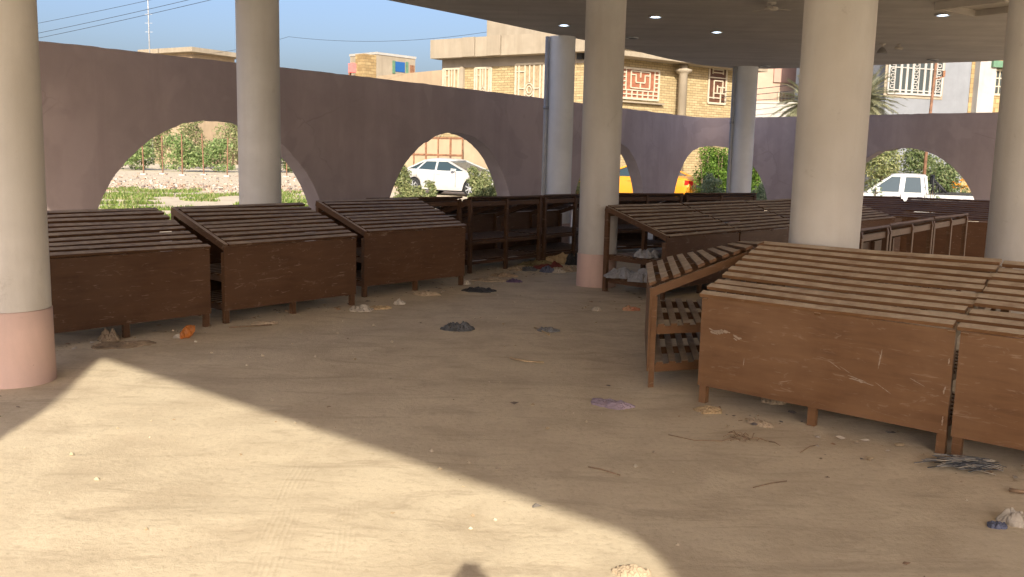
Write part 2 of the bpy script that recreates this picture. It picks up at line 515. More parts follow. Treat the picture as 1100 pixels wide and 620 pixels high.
# ------------------------------------------------------------------ the ground sheet (relief in the yard, reaching the horizon)
def axis(dense0, dense1, step, far0, far1):
    a = list(np.arange(dense0, dense1 + 1e-6, step))
    s = step; x = dense1
    while x < far1:
        s *= 1.17; x += s; a.append(x)
    s = step; x = dense0; pre = []
    while x > far0:
        s *= 1.17; x -= s; pre.append(x)
    return pre[::-1] + a
def ground_z(x, y):
    z = lift(x, y)
    r = 0.0
    if -9 < x < 12 and -2 < y < 22:
        r = 0.008 * mn.noise(Vector((x * 1.1, y * 1.6, 0.3))) + 0.004 * mn.noise(Vector((x * 3.1, y * 3.9, 2.3))) + 0.003 * mn.noise(Vector((x * 7.5, y * 8.5, 5.3)))
    return z + r
gx = axis(-4.2, 5.2, 0.075, -1500, 1500)
gy = axis(3.0, 11.0, 0.06, -1500, 1800)
mb = MB()
nx = len(gx)
vv = [(x, y, ground_z(x, y)) for y in gy for x in gx]
ff = [(j * nx + i, j * nx + i + 1, (j + 1) * nx + i + 1, (j + 1) * nx + i) for j in range(len(gy) - 1) for i in range(nx - 1)]
mb.add(vv, ff, True)
tag(mb.build('ground', GROUND, fix=False), kind='structure')

# ------------------------------------------------------------------ the curved arcade wall
WT = 2.8
base = [(-9.5, 5.2), (-7.6, 7.6), (-5.9, 9.95), (-4.85, 11.35), (-4.07, 12.4), (-3.3, 13.35), (-2.3, 14.75), (-1.3, 16.2), (-0.4, 17.5), (0.5, 18.95),
        (1.5, 20.5), (2.6, 22.2), (3.6, 23.75), (4.55, 25.2), (5.05, 25.85), (5.45, 26.1), (5.85, 26.0), (6.3, 25.45), (7.2, 24.3), (8.1, 23.1), (9.05, 21.85), (10.2, 20.45), (12.0, 18.2), (14.5, 15.2), (17.5, 11.6)]
def catmull(P, step):
    out = []
    P = [Vector((p[0], p[1], 0)) for p in P]
    P = [2 * P[0] - P[1]] + P + [2 * P[-1] - P[-2]]
    for i in range(1, len(P) - 2):
        n = max(2, int((P[i + 1] - P[i]).length / step))
        for k in range(n):
            t = k / n
            a, b, c, d = P[i - 1:i + 3]
            out.append(0.5 * (2 * b + (c - a) * t + (2 * a - 5 * b + 4 * c - d) * t * t + (3 * b - a - 3 * c + d) * t ** 3))
    out.append(P[-2])
    return out
path = catmull(base, 0.05)
# smooth the path a little so that the corner stays round
for _ in range(30):
    path = [path[0]] + [(path[i - 1] + path[i] * 2 + path[i + 1]) / 4 for i in range(1, len(path) - 1)] + [path[-1]]
S = [0.0]
for i in range(1, len(path)):
    S.append(S[-1] + (path[i] - path[i - 1]).length)
def s_of(x, y):
    return S[min(range(len(path)), key=lambda i: (path[i].x - x) ** 2 + (path[i].y - y) ** 2)]
ARC = [s_of(-4.07, 12.4) + 0.12, s_of(-1.05, 16.55), s_of(2.06, 21.36) + 0.45, s_of(5.55, 26.1), s_of(9.1, 21.8)]
ARC.insert(0, ARC[0] - 5.6); ARC.append(ARC[-1] + 5.6)
AR, AZ = 1.9, 0.12
def z_open(s):
    best = 0.0
    for c in ARC:
        u = abs(s - c)
        if u < AR:
            z = AZ + math.sqrt(AR * AR - u * u)
            z += 0.028 * mn.noise(Vector((s * 3.1, 0, 1))) + 0.016 * mn.noise(Vector((s * 9, 0, 4))) - 0.02 * max(0, mn.noise(Vector((s * 14, 5, 4))) - 0.25)
            best = max(best, z)
    return best
mb = MB()
TH = 0.30
cols = []
for i, p in enumerate(path):
    d = (path[min(i + 1, len(path) - 1)] - path[max(i - 1, 0)]).normalized()
    nrm = Vector((-d.y, d.x, 0))   # away from the yard
    zo = z_open(S[i])
    zt = WT + 0.010 * mn.noise(Vector((S[i] * 1.7, 3, 0))) + 0.006 * mn.noise(Vector((S[i] * 6, 3, 0)))
    q = p + nrm * TH
    zb = zo if zo > 0 else -0.6
    cols.append((p, q, zb, zt))
for i in range(len(cols) - 1):
    (p, q, a, t), (p2, q2, a2, t2) = cols[i], cols[i + 1]
    v = [(p.x, p.y, a), (p2.x, p2.y, a2), (p2.x, p2.y, t2), (p.x, p.y, t), (q.x, q.y, a), (q2.x, q2.y, a2), (q2.x, q2.y, t2), (q.x, q.y, t)]
    mb.add(v, [(0, 1, 2, 3), (5, 4, 7, 6), (3, 2, 6, 7), (4, 5, 1, 0)])
wall = mb.build('arcade_wall', WALLP, fix=False)
bm = bmesh.new(); bm.from_mesh(wall.data)
bmesh.ops.remove_doubles(bm, verts=bm.verts, dist=0.0005)
bmesh.ops.recalc_face_normals(bm, faces=bm.faces)
bm.to_mesh(wall.data); bm.free()
tag(wall, 'long curved mauve plaster wall pierced by round arches', 'wall')

# ------------------------------------------------------------------ canopy roof over the yard
CZ = 3.70
def ed(px, py):
    p = flat(px, py, CZ); return (p.x, p.y)
LSH = CZ / math.tan(SUN_EL) / math.hypot(0.1, 1)   # shadow offset along +y per travel unit
def unshade(px, py):
    p = flat(px, py, 0.0)
    t = CZ / -SUN_TRAVEL.z
    return (p.x - SUN_TRAVEL.x * t, p.y - SUN_TRAVEL.y * t)
north = [(-6.3, 7.4), (-4.9, 9.3), ed(415, 0), ed(500, 17), ed(585, 35), ed(629, 43.5), ed(671, 52), ed(714, 62.5), ed(752, 70), ed(788, 73.5), ed(825, 74), ed(860, 73), ed(940, 70), ed(1060, 66), (11.5, 15.3), (12.0, 13.6)]
apex = unshade(95, 380); cA = unshade(660, 569)
c1 = unshade(684, 580); c2 = unshade(706, 598); c3 = unshade(724, 622)
lB = unshade(0, 467)
dB = Vector((lB[0] - apex[0], lB[1] - apex[1])).normalized()
south = [(7.8, 4.0), (3.4, -4.2), (2.35, -4.75), (c3[0] + 0.22, c3[1] - 0.35), c3, c2, c1, cA, apex, (apex[0] + dB.x * 2.35, apex[1] + dB.y * 2.35), (-4.4, -2.7), (-4.9, 4.0)]
poly = north + south
rf = empty('canopy_roof', (0, 0, 0))
tag(rf, 'wide flat concrete canopy on round columns with a plain painted ceiling', 'canopy')
mb = MB(); mb.prism(poly, CZ, CZ + 0.34)
mb.build('slab', SOFFIT, rf)
# unseen upstand added just inside the roof's outer edge to shade the arcade wall
def inset(pl, d):
    out = []
    for i in range(len(pl)):
        a = Vector(pl[max(i - 1, 0)]); b = Vector(pl[min(i + 1, len(pl) - 1)])
        t = (b - a).normalized(); n = Vector((t.y, -t.x))
        out.append((pl[i][0] + n.x * d, pl[i][1] + n.y * d))
    return out
o1 = inset(north, 0.03); o2 = inset(north, 0.25)
mb = MB()
ZP = 5.35
for i in range(len(north) - 1):
    a, b, c, d = o1[i], o1[i + 1], o2[i + 1], o2[i]
    v = [(p[0], p[1], CZ + 0.343) for p in (a, b, c, d)] + [(p[0], p[1], ZP) for p in (a, b, c, d)]
    mb.add(v, [(0, 1, 5, 4), (2, 3, 7, 6), (4, 5, 6, 7), (0, 3, 2, 1)] + ([(3, 0, 4, 7)] if i == 0 else []) + ([(1, 2, 6, 5)] if i == len(north) - 2 else []))
mb.build('parapet', CONC, rf)

# ceiling lamps and fittings
LIT = mat_glow('lit_lamp', (0.62, 0.78, 1.0), 3.2)
def downlight(px, py, lit, label):
    p = flat(px, py, CZ)
    e = empty('ceiling_light', (p.x, p.y, CZ))
    tag(e, label, 'ceiling light', 'round ceiling lights under the canopy')
    m = MB(); m.lathe([(0.105, -0.001), (0.11, -0.018), (0.10, -0.026), (0.083, -0.026), (0.083, -0.001)], 28, cap=False)
    m.build('trim_ring', STEEL if not lit else WHITEW, e)
    m = MB(); m.lathe([(0.082, -0.010), (0.05, -0.020), (0.001, -0.024)], 28)
    m.build('lens', LIT if lit else DARKTRIM, e)
for a in [(606, 26, 1, 'lit ceiling light directly above the column at the canopy edge'),
          (704, 17, 1, 'lit ceiling light nearest to the plinth column, on its right'),
          (770, 33.5, 1, 'lit ceiling light just left of the big middle column'),
          (1013, 15, 1, 'lit ceiling light between the two big right columns'),
          (679, 40, 0, 'unlit ceiling light beside the top of the plinth column'),
          (822, 70.5, 0, 'unlit ceiling light right of the column with a grey pipe'),
          (1002, 64, 0, 'unlit ceiling light above the grilled blue house window')]:
    downlight(*a)
p = flat(948, 47, CZ)
e = empty('pendant_lamp', (p.x, p.y, CZ)); tag(e, 'small dark bell lamp hanging from the canopy ceiling', 'lamp')
m = MB(); m.lathe([(0.05, 0), (0.05, -0.02), (0.012, -0.022), (0.012, -0.07)], 16, cap=False); m.build('stem', CONC, e)
m = MB(); m.lathe([(0.02, -0.06), (0.05, -0.08), (0.085, -0.14), (0.09, -0.165), (0.08, -0.165)], 20); m.build('lamp_shade', simple('grey_enamel', (0.24, 0.225, 0.21), 0.5), e)
p = flat(966, 48, CZ)
e = empty('ceiling_camera', (p.x, p.y, CZ)); tag(e, 'tiny dark camera on a bracket beside the bell lamp', 'camera')
m = MB(); m.lathe([(0.03, -0.001), (0.03, -0.012), (0.010, -0.018), (0.010, -0.045)], 14); m.build('bracket', CONC, e)
m = MB(); m.tube([(-0.07, 0.0, -0.060), (0.05, -0.02, -0.066)], 0.024, 12); m.build('housing', CONC, e)
p = flat(829, 3, CZ)
e = empty('ceiling_fan', (p.x, p.y, CZ)); tag(e, 'small ceiling fan at the top edge between lit lamps', 'fan')
m = MB(); m.lathe([(0.06, 0), (0.06, -0.02), (0.015, -0.025), (0.015, -0.06)], 16, cap=False); m.build('rod', CONC, e)
m = MB(); m.lathe([(0.02, -0.05), (0.08, -0.06), (0.09, -0.09), (0.03, -0.11)], 20); m.build('motor', CONC, e)
for k in range(3):
    t = 2 * math.pi * k / 3 + 0.2
    m = MB(); c, s = math.cos(t), math.sin(t)
    m.bar((c * 0.08, s * 0.08, -0.08), (c * 0.26, s * 0.26, -0.085), 0.07, 0.008); m.build('blade', CONC, e)
p = flat(1062, 2, CZ)
m = MB(); a = 0.45
c, s = math.cos(0.6), math.sin(0.6)
for (x0, x1, y0, y1) in ((-a, a, -a, -a + 0.07), (-a, a, a - 0.07, a), (-a, -a + 0.07, -a + 0.07, a - 0.07), (a - 0.07, a, -a + 0.07, a - 0.07)):
    m.box(x0, x1, y0, y1, -0.10, -0.002)
m.box(-a + 0.07, a - 0.07, -a + 0.07, a - 0.07, -0.02, -0.003)
o = m.build('ceiling_hatch', CONC); o.location = (p.x, p.y, CZ); o.rotation_euler.z = 0.6
tag(o, 'square framed hatch in the canopy ceiling at upper right', 'hatch')

# ------------------------------------------------------------------ columns
def column(x, y, d, label, band=0.46, pipe=None, seed=0, paint_=None):
    e = empty('round_column', (x, y, 0))
    tag(e, label, 'column', 'round columns holding the canopy')
    r = d / 2
    m = MB()
    prof = [(r + 0.003 * mn.noise(Vector((seed, z * 1.3, 0))), z) for z in np.linspace(band + 0.001, CZ - 0.001, 24)]
    m.lathe(prof, 56, cap=False); m.build('shaft', paint_ or COLP, e)
    m = MB()
    m.lathe([(r + 0.012, -0.05), (r + 0.010, 0.02), (r + 0.006, band * 0.5), (r + 0.005, band - 0.006), (r - 0.01, band)], 56, cap=False); m.build('plinth_band', PINK, e)
    if pipe is not None:
        c, s = math.cos(pipe), math.sin(pipe)
        q = empty('drain_pipe', (x + c * (r + 0.05), y + s * (r + 0.05), 0))
        tag(q, 'slim grey drain pipe running down the ' + ('column at the canopy edge beside the second arch' if seed == 3 else 'column standing before the green hedge'), 'pipe')
        m = MB(); m.tube([(0, 0, 0.02), (0, 0, 1.5), (0, 0, CZ - 0.01)], 0.038, 14); m.build('tube', PIPE, q)
        for z in (0.8, 2.45):
            m = MB(); m.lathe([(0.046, z), (0.046, z + 0.05)], 14); m.box(-0.012 - 0.05 * c, 0.012 - 0.05 * c * 0.2, -0.012, 0.012, z + 0.012, z + 0.038); m.build('clamp', STEEL, q)
    return e
COLS = [(-3.475, 6.28, 0.50, 'thick cream column at the left edge with pink base', 0.52, None),
        (-3.02, 10.95, 0.49, 'cream column behind the left stands, before the first arch', 0.46, None),
        (0.78, 16.45, 0.46, 'column at the canopy edge between second and third arch', 0.46, 3.5),
        (1.09, 11.80, 0.50, 'cream column standing free with its pink plinth showing', 0.42, None),
        (5.10, 20.9, 0.51, 'far bluish white column before the green hedge', 0.46, 3.5),
        (2.32, 6.84, 0.505, 'thick cream column right behind the big scuffed stand', 0.46, None),
        (3.93, 7.05, 0.52, 'thick column at the right edge of the picture', 0.46, None)]
for i, (x, y, d, lab, band, pipe) in enumerate(COLS):
    column(x, y, d, lab, band, pipe, i + 1, COLSKY if i in (2, 4) else COLSKYGREY if i == 1 else None)

# ------------------------------------------------------------------ produce stands
W_, D_, HF, HR = 1.60, 0.93, 0.735, 1.035
def make_stand(slat_w=0.056, nsl=10, proud=False, sheet=False, M=None, seed=0, panel_z=0.125, sag=0.0, closed=False):
    rnd = random.Random(seed)
    e = empty('produce_stand')
    tag(e, 'brown wooden produce stand', 'stand', 'brown wooden produce stands')
    w, d = W_ / 2, D_
    def B(m, n, p=e):
        return m.build(n, WOOD, p, M=M)
    m = MB(); m.box(-w, w, 0.0, 0.014, panel_z, HF - 0.002); B(m, 'front_panel')
    for x in (-w + 0.005, -0.025, w - 0.055):
        m = MB(); m.box(x, x + 0.05, 0.017, 0.062, 0.0, HF - 0.06); B(m, 'front_leg')
    for x in (-w + 0.005, -0.025, w - 0.055):
        m = MB(); m.box(x, x + 0.05, d - 0.05, d, 0.0, HR - 0.04); B(m, 'rear_post')
    sl = (HR - HF) / d
    def zt(y): return HF + sl * y
    for k, x in enumerate((-w + 0.022, 0.0, w - 0.022)):
        m = MB(); off = 0.012 if (proud and k == 0) else -0.020
        m.bar((x, 0.004, zt(0.004) + off - 0.02), (x, d - 0.004, zt(d) + off - 0.02), 0.04, 0.062); B(m, 'top_rail')
    if sheet:
        m = MB(); m.bar((0, 0.0, zt(0) + 0.018), (0, d, zt(d) + 0.018), W_ - 0.01, 0.012); B(m, 'top_sheet')
    else:
        m = MB()
        for k in range(nsl):
            y = 0.02 + (d - 0.05) * k / (nsl - 1) + (rnd.uniform(-0.007, 0.007) if 0 < k < nsl - 1 else 0)
            x0 = -w + (0.046 if proud else -0.012) + rnd.uniform(-0.006, 0.006)
            x1 = w + 0.002 + rnd.uniform(-0.018, 0.014)
            z = zt(y) + 0.006 + rnd.uniform(-0.003, 0.003)
            tilt = rnd.uniform(-0.007, 0.007)
            a = Vector((x0, y - slat_w / 2, z - sl * slat_w / 2)); 
            vs = []
            for (xx, dz) in ((x0, tilt), ((x0 + x1) / 2, -sag), (x1, -tilt)):
                for (dy, dh) in ((-slat_w / 2, 0), (slat_w / 2, 0), (slat_w / 2, 0.021), (-slat_w / 2, 0.021)):
                    vs.append((xx, y + dy - 0.3 * dh, z + sl * dy + dh + dz))
            m.add(vs, [(0, 3, 2, 1), (8, 9, 10, 11)] + [(b + i, b + (i + 1) % 4, b + 4 + (i + 1) % 4, b + 4 + i) for b in (0, 4) for i in range(4)])
        B(m, 'slatted_top')
    for zs in (0.445, 0.165):
        m = MB()
        for x in (-w + 0.058, w - 0.082):
            m.box(x, x + 0.024, 0.066, d - 0.053, zs - 0.06, zs - 0.002)
        m.box(-0.012, 0.012, 0.066, d - 0.053, zs - 0.06, zs - 0.002)
        n = 8
        for k in range(n):
            y = 0.075 + (d - 0.2) * k / (n - 1)
            m.box(-w + 0.03, w - 0.03, y, y + 0.055, zs + rnd.uniform(-0.002, 0.002), zs + 0.018)
        m.box(-w + 0.06, w - 0.06, d - 0.046, d - 0.022, zs - 0.05, zs - 0.004)
        B(m, 'shelf')
    if closed:
        m = MB(); m.box(-w + 0.06, w - 0.06, d - 0.012, d - 0.002, 0.11, HR - 0.11); B(m, 'back_panel')
    m = MB(); m.box(-w + 0.06, w - 0.06, d - 0.045, d - 0.015, HR - 0.105, HR - 0.045); B(m, 'back_rail')
    return e
def paint(e, v, dust, tint=(1, 1, 1)):
    rnd = random.Random(int(v * 1000 + dust * 77))
    for o in walk(e):
        if o.type == 'MESH':
            k = v * rnd.uniform(0.92, 1.08)
            o.color = (k * tint[0], k * tint[1], k * tint[2], dust)
def place(e, x, y, a, label, v=1.0, dust=0.6, tint=(1, 1, 1), z=0.0):
    e.location = (x, y, z); e.rotation_euler = (0, 0, a)
    e['label'] = label
    paint(e, v, dust, tint)
protoA = make_stand(seed=1)                      # slats overhang the rails
protoB = make_stand(proud=True, seed=2)          # left rail stands proud of the slats
protoD = make_stand(seed=4, sag=0.006)
protoE = make_stand(seed=5, closed=True)
protoF = make_stand(proud=True, seed=6, closed=True)
used = set()
def stand(proto, *a, **k):
    e = proto if proto.name not in used else copy_tree(proto)
    used.add(proto.name)
    place(e, *a, **k)
    return e
def from_rear(p, q):
    """front centre and yaw of a stand whose rear top edge runs p -> q, rear facing the camera side"""
    p = Vector(p); q = Vector(q)
    d = (q - p).normalized(); ey = Vector((d.y, -d.x))      # towards the viewer = rear
    ex = Vector((ey.y, -ey.x))
    c = (p + q) / 2 - ey * D_
    return c.x, c.y, math.atan2(ex.y, ex.x)
def from_front_rear(p, q):
    """rear edge p -> q away from the camera (front faces it)"""
    p = Vector(p); q = Vector(q)
    ex = (q - p).normalized(); ey = Vector((-ex.y, ex.x))
    c = (p + q) / 2 - ey * D_
    return c.x, c.y, math.atan2(ex.y, ex.x)
# left row
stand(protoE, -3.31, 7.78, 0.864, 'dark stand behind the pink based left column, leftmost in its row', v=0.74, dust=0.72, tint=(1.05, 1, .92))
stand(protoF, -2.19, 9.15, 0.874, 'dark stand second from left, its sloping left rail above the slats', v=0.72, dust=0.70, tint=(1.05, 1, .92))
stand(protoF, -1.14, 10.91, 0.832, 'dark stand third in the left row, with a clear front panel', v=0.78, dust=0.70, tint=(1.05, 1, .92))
# near right pair
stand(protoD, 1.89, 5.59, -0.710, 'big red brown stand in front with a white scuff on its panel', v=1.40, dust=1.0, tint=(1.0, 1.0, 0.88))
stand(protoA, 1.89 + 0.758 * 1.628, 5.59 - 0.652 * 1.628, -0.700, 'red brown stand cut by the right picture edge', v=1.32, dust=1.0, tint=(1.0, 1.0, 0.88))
# racked stand seen end-on
A = Vector((0.985, 6.47, 0)); ex = Vector((-0.128, -0.992, 0)) * 0.84; ey = Vector((0.945, 0.33, 0))
o0 = A - ex * (W_ / 2)
Mx = Matrix(((ex.x, ey.x, 0, 0), (ex.y, ey.y, 0, 0), (0, 0, 1, 0), (0, 0, 0, 1)))
tk = make_stand(seed=7, M=Mx)
for o in tk.children:
    inv = Matrix(((ex.x, ey.x), (ex.y, ey.y))).inverted()
    for vtx in o.data.vertices:                      # the old stand has sagged and twisted at its far end
        lx, ly = inv @ Vector((vtx.co.x, vtx.co.y))
        vtx.co.z *= 1 - 0.12 * max(0, ly / D_) * min(1, max(0, 0.5 - lx / W_))
place(tk, o0.x, o0.y, 0.0, 'racked dusty stand seen end on, its open shelves showing beside the big stand', v=1.35, dust=1.0, tint=(1, 1, 0.9))
# middle row
for k in range(4):
    ex = Vector((0.70, 0.714)); ey = Vector((-0.714, 0.70))
    c = Vector((1.78, 10.62)) + ex * (0.8 + k * 1.635)
    stand((protoB, protoA, protoD, protoA)[k], c.x, c.y, math.atan2(ex.y, ex.x),
          ('stand right of the plinth column with its open end and shelves showing', 'stand in the middle row joined behind the end-on stand',
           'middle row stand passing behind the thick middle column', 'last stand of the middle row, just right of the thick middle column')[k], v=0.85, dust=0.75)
# curved back row, open backs to the camera
back = [((-1.85, 11.66), (-0.72, 12.79)), ((-0.60, 12.64), (0.43, 13.87)), ((0.47, 13.92), (1.50, 15.15)), ((1.60, 15.17), (2.94, 16.04)), ((3.0, 16.07), (4.44, 16.83))]
bl = ['open backed stand half hidden behind the third left stand', 'open backed stand with littered shelves left of the plinth column', 'open backed stand reaching behind the plinth column',
      'back row stand behind the slatted middle row', 'last stand of the back row, below the green hedge']
for k, (p, q) in enumerate(back):
    x, y, a = from_rear(p, q)
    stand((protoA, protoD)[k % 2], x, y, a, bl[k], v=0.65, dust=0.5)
# right row, open backs
vv_ = Vector((0.62, 0.785))
p0 = Vector((3.72, 9.04)) - vv_ * 1.64
for k in range(3):
    p = p0 + vv_ * 1.64 * k
    x, y, a = from_rear(p, p + vv_ * 1.60)
    stand((protoD, protoA, protoD)[k], x, y, a, ('open backed stand hidden mostly by the thick middle column', 'open backed stand between the two thick right columns', 'open backed stand with sunlit shelf beside the right column')[k], v=0.8, dust=0.75)
for k, (p, q) in enumerate((((5.36, 16.72), (6.96, 16.64)), ((7.08, 16.55), (8.44, 15.7)))):
    x, y, a = from_front_rear(p, q)
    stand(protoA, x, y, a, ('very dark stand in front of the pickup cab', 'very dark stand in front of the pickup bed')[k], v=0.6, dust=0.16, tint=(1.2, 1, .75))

# ------------------------------------------------------------------ foliage
def leaf_mesh(name, mat, clumps, n, size, seed, parent=None, flat_=0.0, aspect=0.45, zmin=None):
    """clumps: list of (cx,cy,cz,rx,ry,rz); leaves spread in the shells of the clumps"""
    g = np.random.default_rng(seed)
    cl = np.array(clumps, float)
    wgt = (cl[:, 3] * cl[:, 4] * cl[:, 5]) ** (2 / 3)
    idx = g.choice(len(cl), n, p=wgt / wgt.sum())
    d = g.normal(size=(n, 3)); d /= np.linalg.norm(d, axis=1)[:, None]
    rad = g.uniform(0.25, 1.0, n) ** 0.45 * (1 + 0.12 * g.normal(size=n))
    c = cl[idx, :3] + d * cl[idx, 3:] * rad[:, None]
    if zmin is not None:
        k = c[:, 2] > zmin; c = c[k]; d = d[k]; n = len(c)
    nn = d * 0.7 + g.normal(size=(n, 3)) * 0.8 + np.array([0, 0, 0.35])
    nn /= np.linalg.norm(nn, axis=1)[:, None]
    t = np.cross(nn, g.normal(size=(n, 3))); t /= np.linalg.norm(t, axis=1)[:, None]
    b = np.cross(nn, t)
    L = size * g.uniform(0.6, 1.35, n)[:, None]
    w = L * aspect
    v = np.stack([c - t * L * 0.5, c + b * w * 0.5 + nn * L * 0.06, c + t * L * 0.5, c - b * w * 0.5 + nn * L * 0.06], 1).reshape(-1, 3)
    me = bpy.data.meshes.new(name)
    me.vertices.add(len(v)); me.vertices.foreach_set('co', v.ravel())
    me.loops.add(4 * n); me.loops.foreach_set('vertex_index', np.arange(4 * n, dtype=np.int32))
    me.polygons.add(n); me.polygons.foreach_set('loop_start', np.arange(0, 4 * n, 4, dtype=np.int32))
    me.update(calc_edges=True)
    me.materials.append(mat)
    o = bpy.data.objects.new(name, me); COL.objects.link(o)
    if parent: o.parent = parent
    return o
def shrub(name, x, y, w, h, n, size, mat, seed, label, cat='shrub', group=None, lean=0.0, base=0.0, z=None, nclump=9, trunk=False, open_=0.55):
    rnd = random.Random(seed)
    e = empty(name, (x, y, lift(x, y) if z is None else z))
    tag(e, label, cat, group)
    cl = []
    for k in range(nclump):
        t = (k + 0.5) / nclump
        zz = base + (h - base) * (0.12 + 0.80 * t)
        ww = w * 0.5 * (1 - 0.55 * abs(t - 0.45)) * open_
        a = rnd.uniform(0, 6.28); q = rnd.uniform(0.1, 0.85) * w * 0.5 * (1 - 0.5 * t)
        cl.append((math.cos(a) * q + lean * t, math.sin(a) * q, zz, ww * rnd.uniform(0.6, 1.1), ww * rnd.uniform(0.6, 1.1), (h - base) * rnd.uniform(0.10, 0.19)))
    leaf_mesh('foliage', mat, cl, n, size, seed, e, zmin=0.02)
    m = MB()
    if trunk:
        m.tube([(0, 0, -0.05), (0.03, 0.02, h * 0.25), (0.02, -0.03, h * 0.55)], [0.05 * h / 2, 0.04 * h / 2, 0.02 * h / 2], 8)
    for k in range(6 if not trunk else 8):
        c = cl[rnd.randrange(len(cl))]
        z0 = 0 if not trunk else h * 0.3
        m.tube([(0, 0, z0), (c[0] * 0.4, c[1] * 0.4, max(z0, c[2] * 0.55)), (c[0], c[1], c[2])], [0.018 * max(1, h / 2), 0.012 * max(1, h / 2), 0.005], 5)
    m.build('trunk' if trunk else 'stem', BARK, e)
    return e
# olive shrubs seen through the arches
p = at(433, 200, 25); shrub('oleander_shrub', p.x, p.y, 1.0, 1.32, 3900, 0.081, LEAF_OLIVE, 11, 'olive shrub left in the second arch, beside the white sedan', group='olive shrubs beyond the arches')
p = at(462, 205, 24.3); shrub('oleander_shrub', p.x, p.y, 0.62, 0.95, 1352, 0.076, LEAF_OLIVE, 12, 'small olive shrub below the sedan door in the second arch', group='olive shrubs beyond the arches')
p = at(516, 200, 25); shrub('oleander_shrub', p.x, p.y, 1.15, 1.30, 4420, 0.081, LEAF_OLIVE, 13, 'olive shrub before the front wheel of the white sedan', group='olive shrubs beyond the arches')
p = at(531, 202, 26); shrub('oleander_shrub', p.x, p.y, 0.9, 0.95, 1820, 0.076, LEAF_OLIVE, 14, 'low olive shrub at the right foot of the second arch', group='olive shrubs beyond the arches')
p = at(619, 200, 27); shrub('oleander_shrub', p.x, p.y, 1.0, 1.15, 2340, 0.081, LEAF_OLIVE, 15, 'olive shrub in the gap between two cream columns', group='olive shrubs beyond the arches')
p = at(764, 200, 29.2); shrub('oleander_shrub', p.x, p.y, 1.1, 1.2, 2860, 0.081, LEAF_PALE, 16, 'pale feathery shrub before the green hedge', group='olive shrubs beyond the arches')
p = at(815, 205, 29); shrub('oleander_shrub', p.x, p.y, 1.3, 1.0, 2080, 0.081, LEAF_PALE, 17, 'low pale shrub right of the far bluish column', group='olive shrubs beyond the arches')
# clipped hedge behind the corner arch
p = at(773, 190, 30.6)
e = empty('clipped_hedge', (p.x, p.y, 0)); tag(e, 'tall clipped vivid green hedge behind the corner arch', 'hedge')
rnd = random.Random(5)
cl = [(rnd.uniform(-0.50, 1.4), rnd.uniform(-0.4, 0.9), rnd.uniform(0.25, 1.95), 0.34, 0.34, 0.33) for _ in range(90)]
leaf_mesh('foliage', LEAF_VIVID, cl, 22000, 0.085, 8, e, zmin=0.02)
m = MB()
for k in range(8):
    x = rnd.uniform(-0.6, 1.3); m.tube([(x, 0, -0.05), (x + rnd.uniform(-.15, .15), 0.05, 1.0), (x + rnd.uniform(-.2, .2), 0.1, 1.8)], [0.035, 0.022, 0.008], 6)
m.build('stem', BARK, e)
# shrubs behind and in front of the pickup
p = at(945, 180, 40); shrub('garden_bush', p.x, p.y, 2.8, 3.3, 6000, 0.13, LEAF_OLIVE, 21, 'olive bush behind the pickup cab', 'bush', 'garden bushes behind the pickup', nclump=14, open_=0.6)
p = at(995, 178, 40); shrub('garden_bush', p.x, p.y, 2.8, 3.4, 7000, 0.13, LEAF_FAR, 22, 'dark green bush behind the pickup roll bar', 'bush', 'garden bushes behind the pickup', nclump=14, open_=0.6)
p = at(1022, 186, 39); e = shrub('garden_bush', p.x, p.y, 2.0, 2.3, 3800, 0.12, LEAF_FAR, 23, 'bush with orange flowers behind the pickup tail', 'bush', 'garden bushes behind the pickup', nclump=12, open_=0.6)
leaf_mesh('blossom', LEAF_FLOWER, [(0.2, -0.7, 1.35, 0.45, 0.3, 0.25)], 70, 0.10, 24, e, aspect=0.8)
for k, (px, h) in enumerate(((941, 1.5), (1001, 1.45))):
    p = at(px, 208, 28.5); shrub('leggy_weed', p.x, p.y, 0.8, h + 0.12, 120, 0.09, LEAF_PALE, 31 + k, ('thin leggy weed before the pickup front door', 'thin leggy weed before the pickup bed')[k], 'weed', 'weeds before the pickup', nclump=7, open_=0.8, base=0.5)
# bushes beyond the rusty posts
k = 0
FARB = [(128, 66, 3.4, 1.9, LEAF_WILD), (152, 64, 4.2, 2.2, LEAF_WILD), (174, 70, 3.0, 4.3, LEAF_OLIVE), (196, 62, 4.6, 2.5, LEAF_WILD), (208, 72, 3.4, 4.9, LEAF_OLIVE), (232, 63, 4.4, 2.3, LEAF_WILD),
        (250, 71, 3.2, 4.6, LEAF_OLIVE), (275, 66, 3.4, 2.9, LEAF_FAR), (300, 66, 3.6, 2.8, LEAF_FAR), (322, 68, 3.4, 2.4, LEAF_FAR)]
BLAB = ['far bush at the left foot of the first arch', 'low far bush second from left in the first arch', 'tall olive bush third from left in the first arch', 'green bush below the olive bushes in the first arch',
        'tallest olive bush under the crown of the first arch', 'green bush left of the column in the first arch', 'tall bush touching the left edge of the arch column', 'far bush hidden behind the arch column',
        'far bush at the right edge of the arch column', 'far bush at the right foot of the first arch']
for (px, Y, w, h, mt) in FARB:
    p = at(px, 180, Y)
    shrub('wild_bush', p.x, p.y, w, h, 2600, 0.19, mt, 41 + k, BLAB[k], 'bush', 'wild bushes beyond the rusty posts', nclump=10, open_=0.55)
    k += 1
# trees behind the metal gate
for i, (px, Y, h) in enumerate(((483, 47, 3.4), (517, 43.5, 3.0))):
    p = at(px, 170, Y); shrub('garden_tree', p.x, p.y, 2.6 - 1.0 * i, h, 1800, 0.15, LEAF_OLIVE, 71 + i, ('small tree rising behind the metal gate', 'small tree hanging over the tan wall right of the gate')[i], 'tree', None, nclump=10, trunk=True, base=1.2 + 0.9 * i)

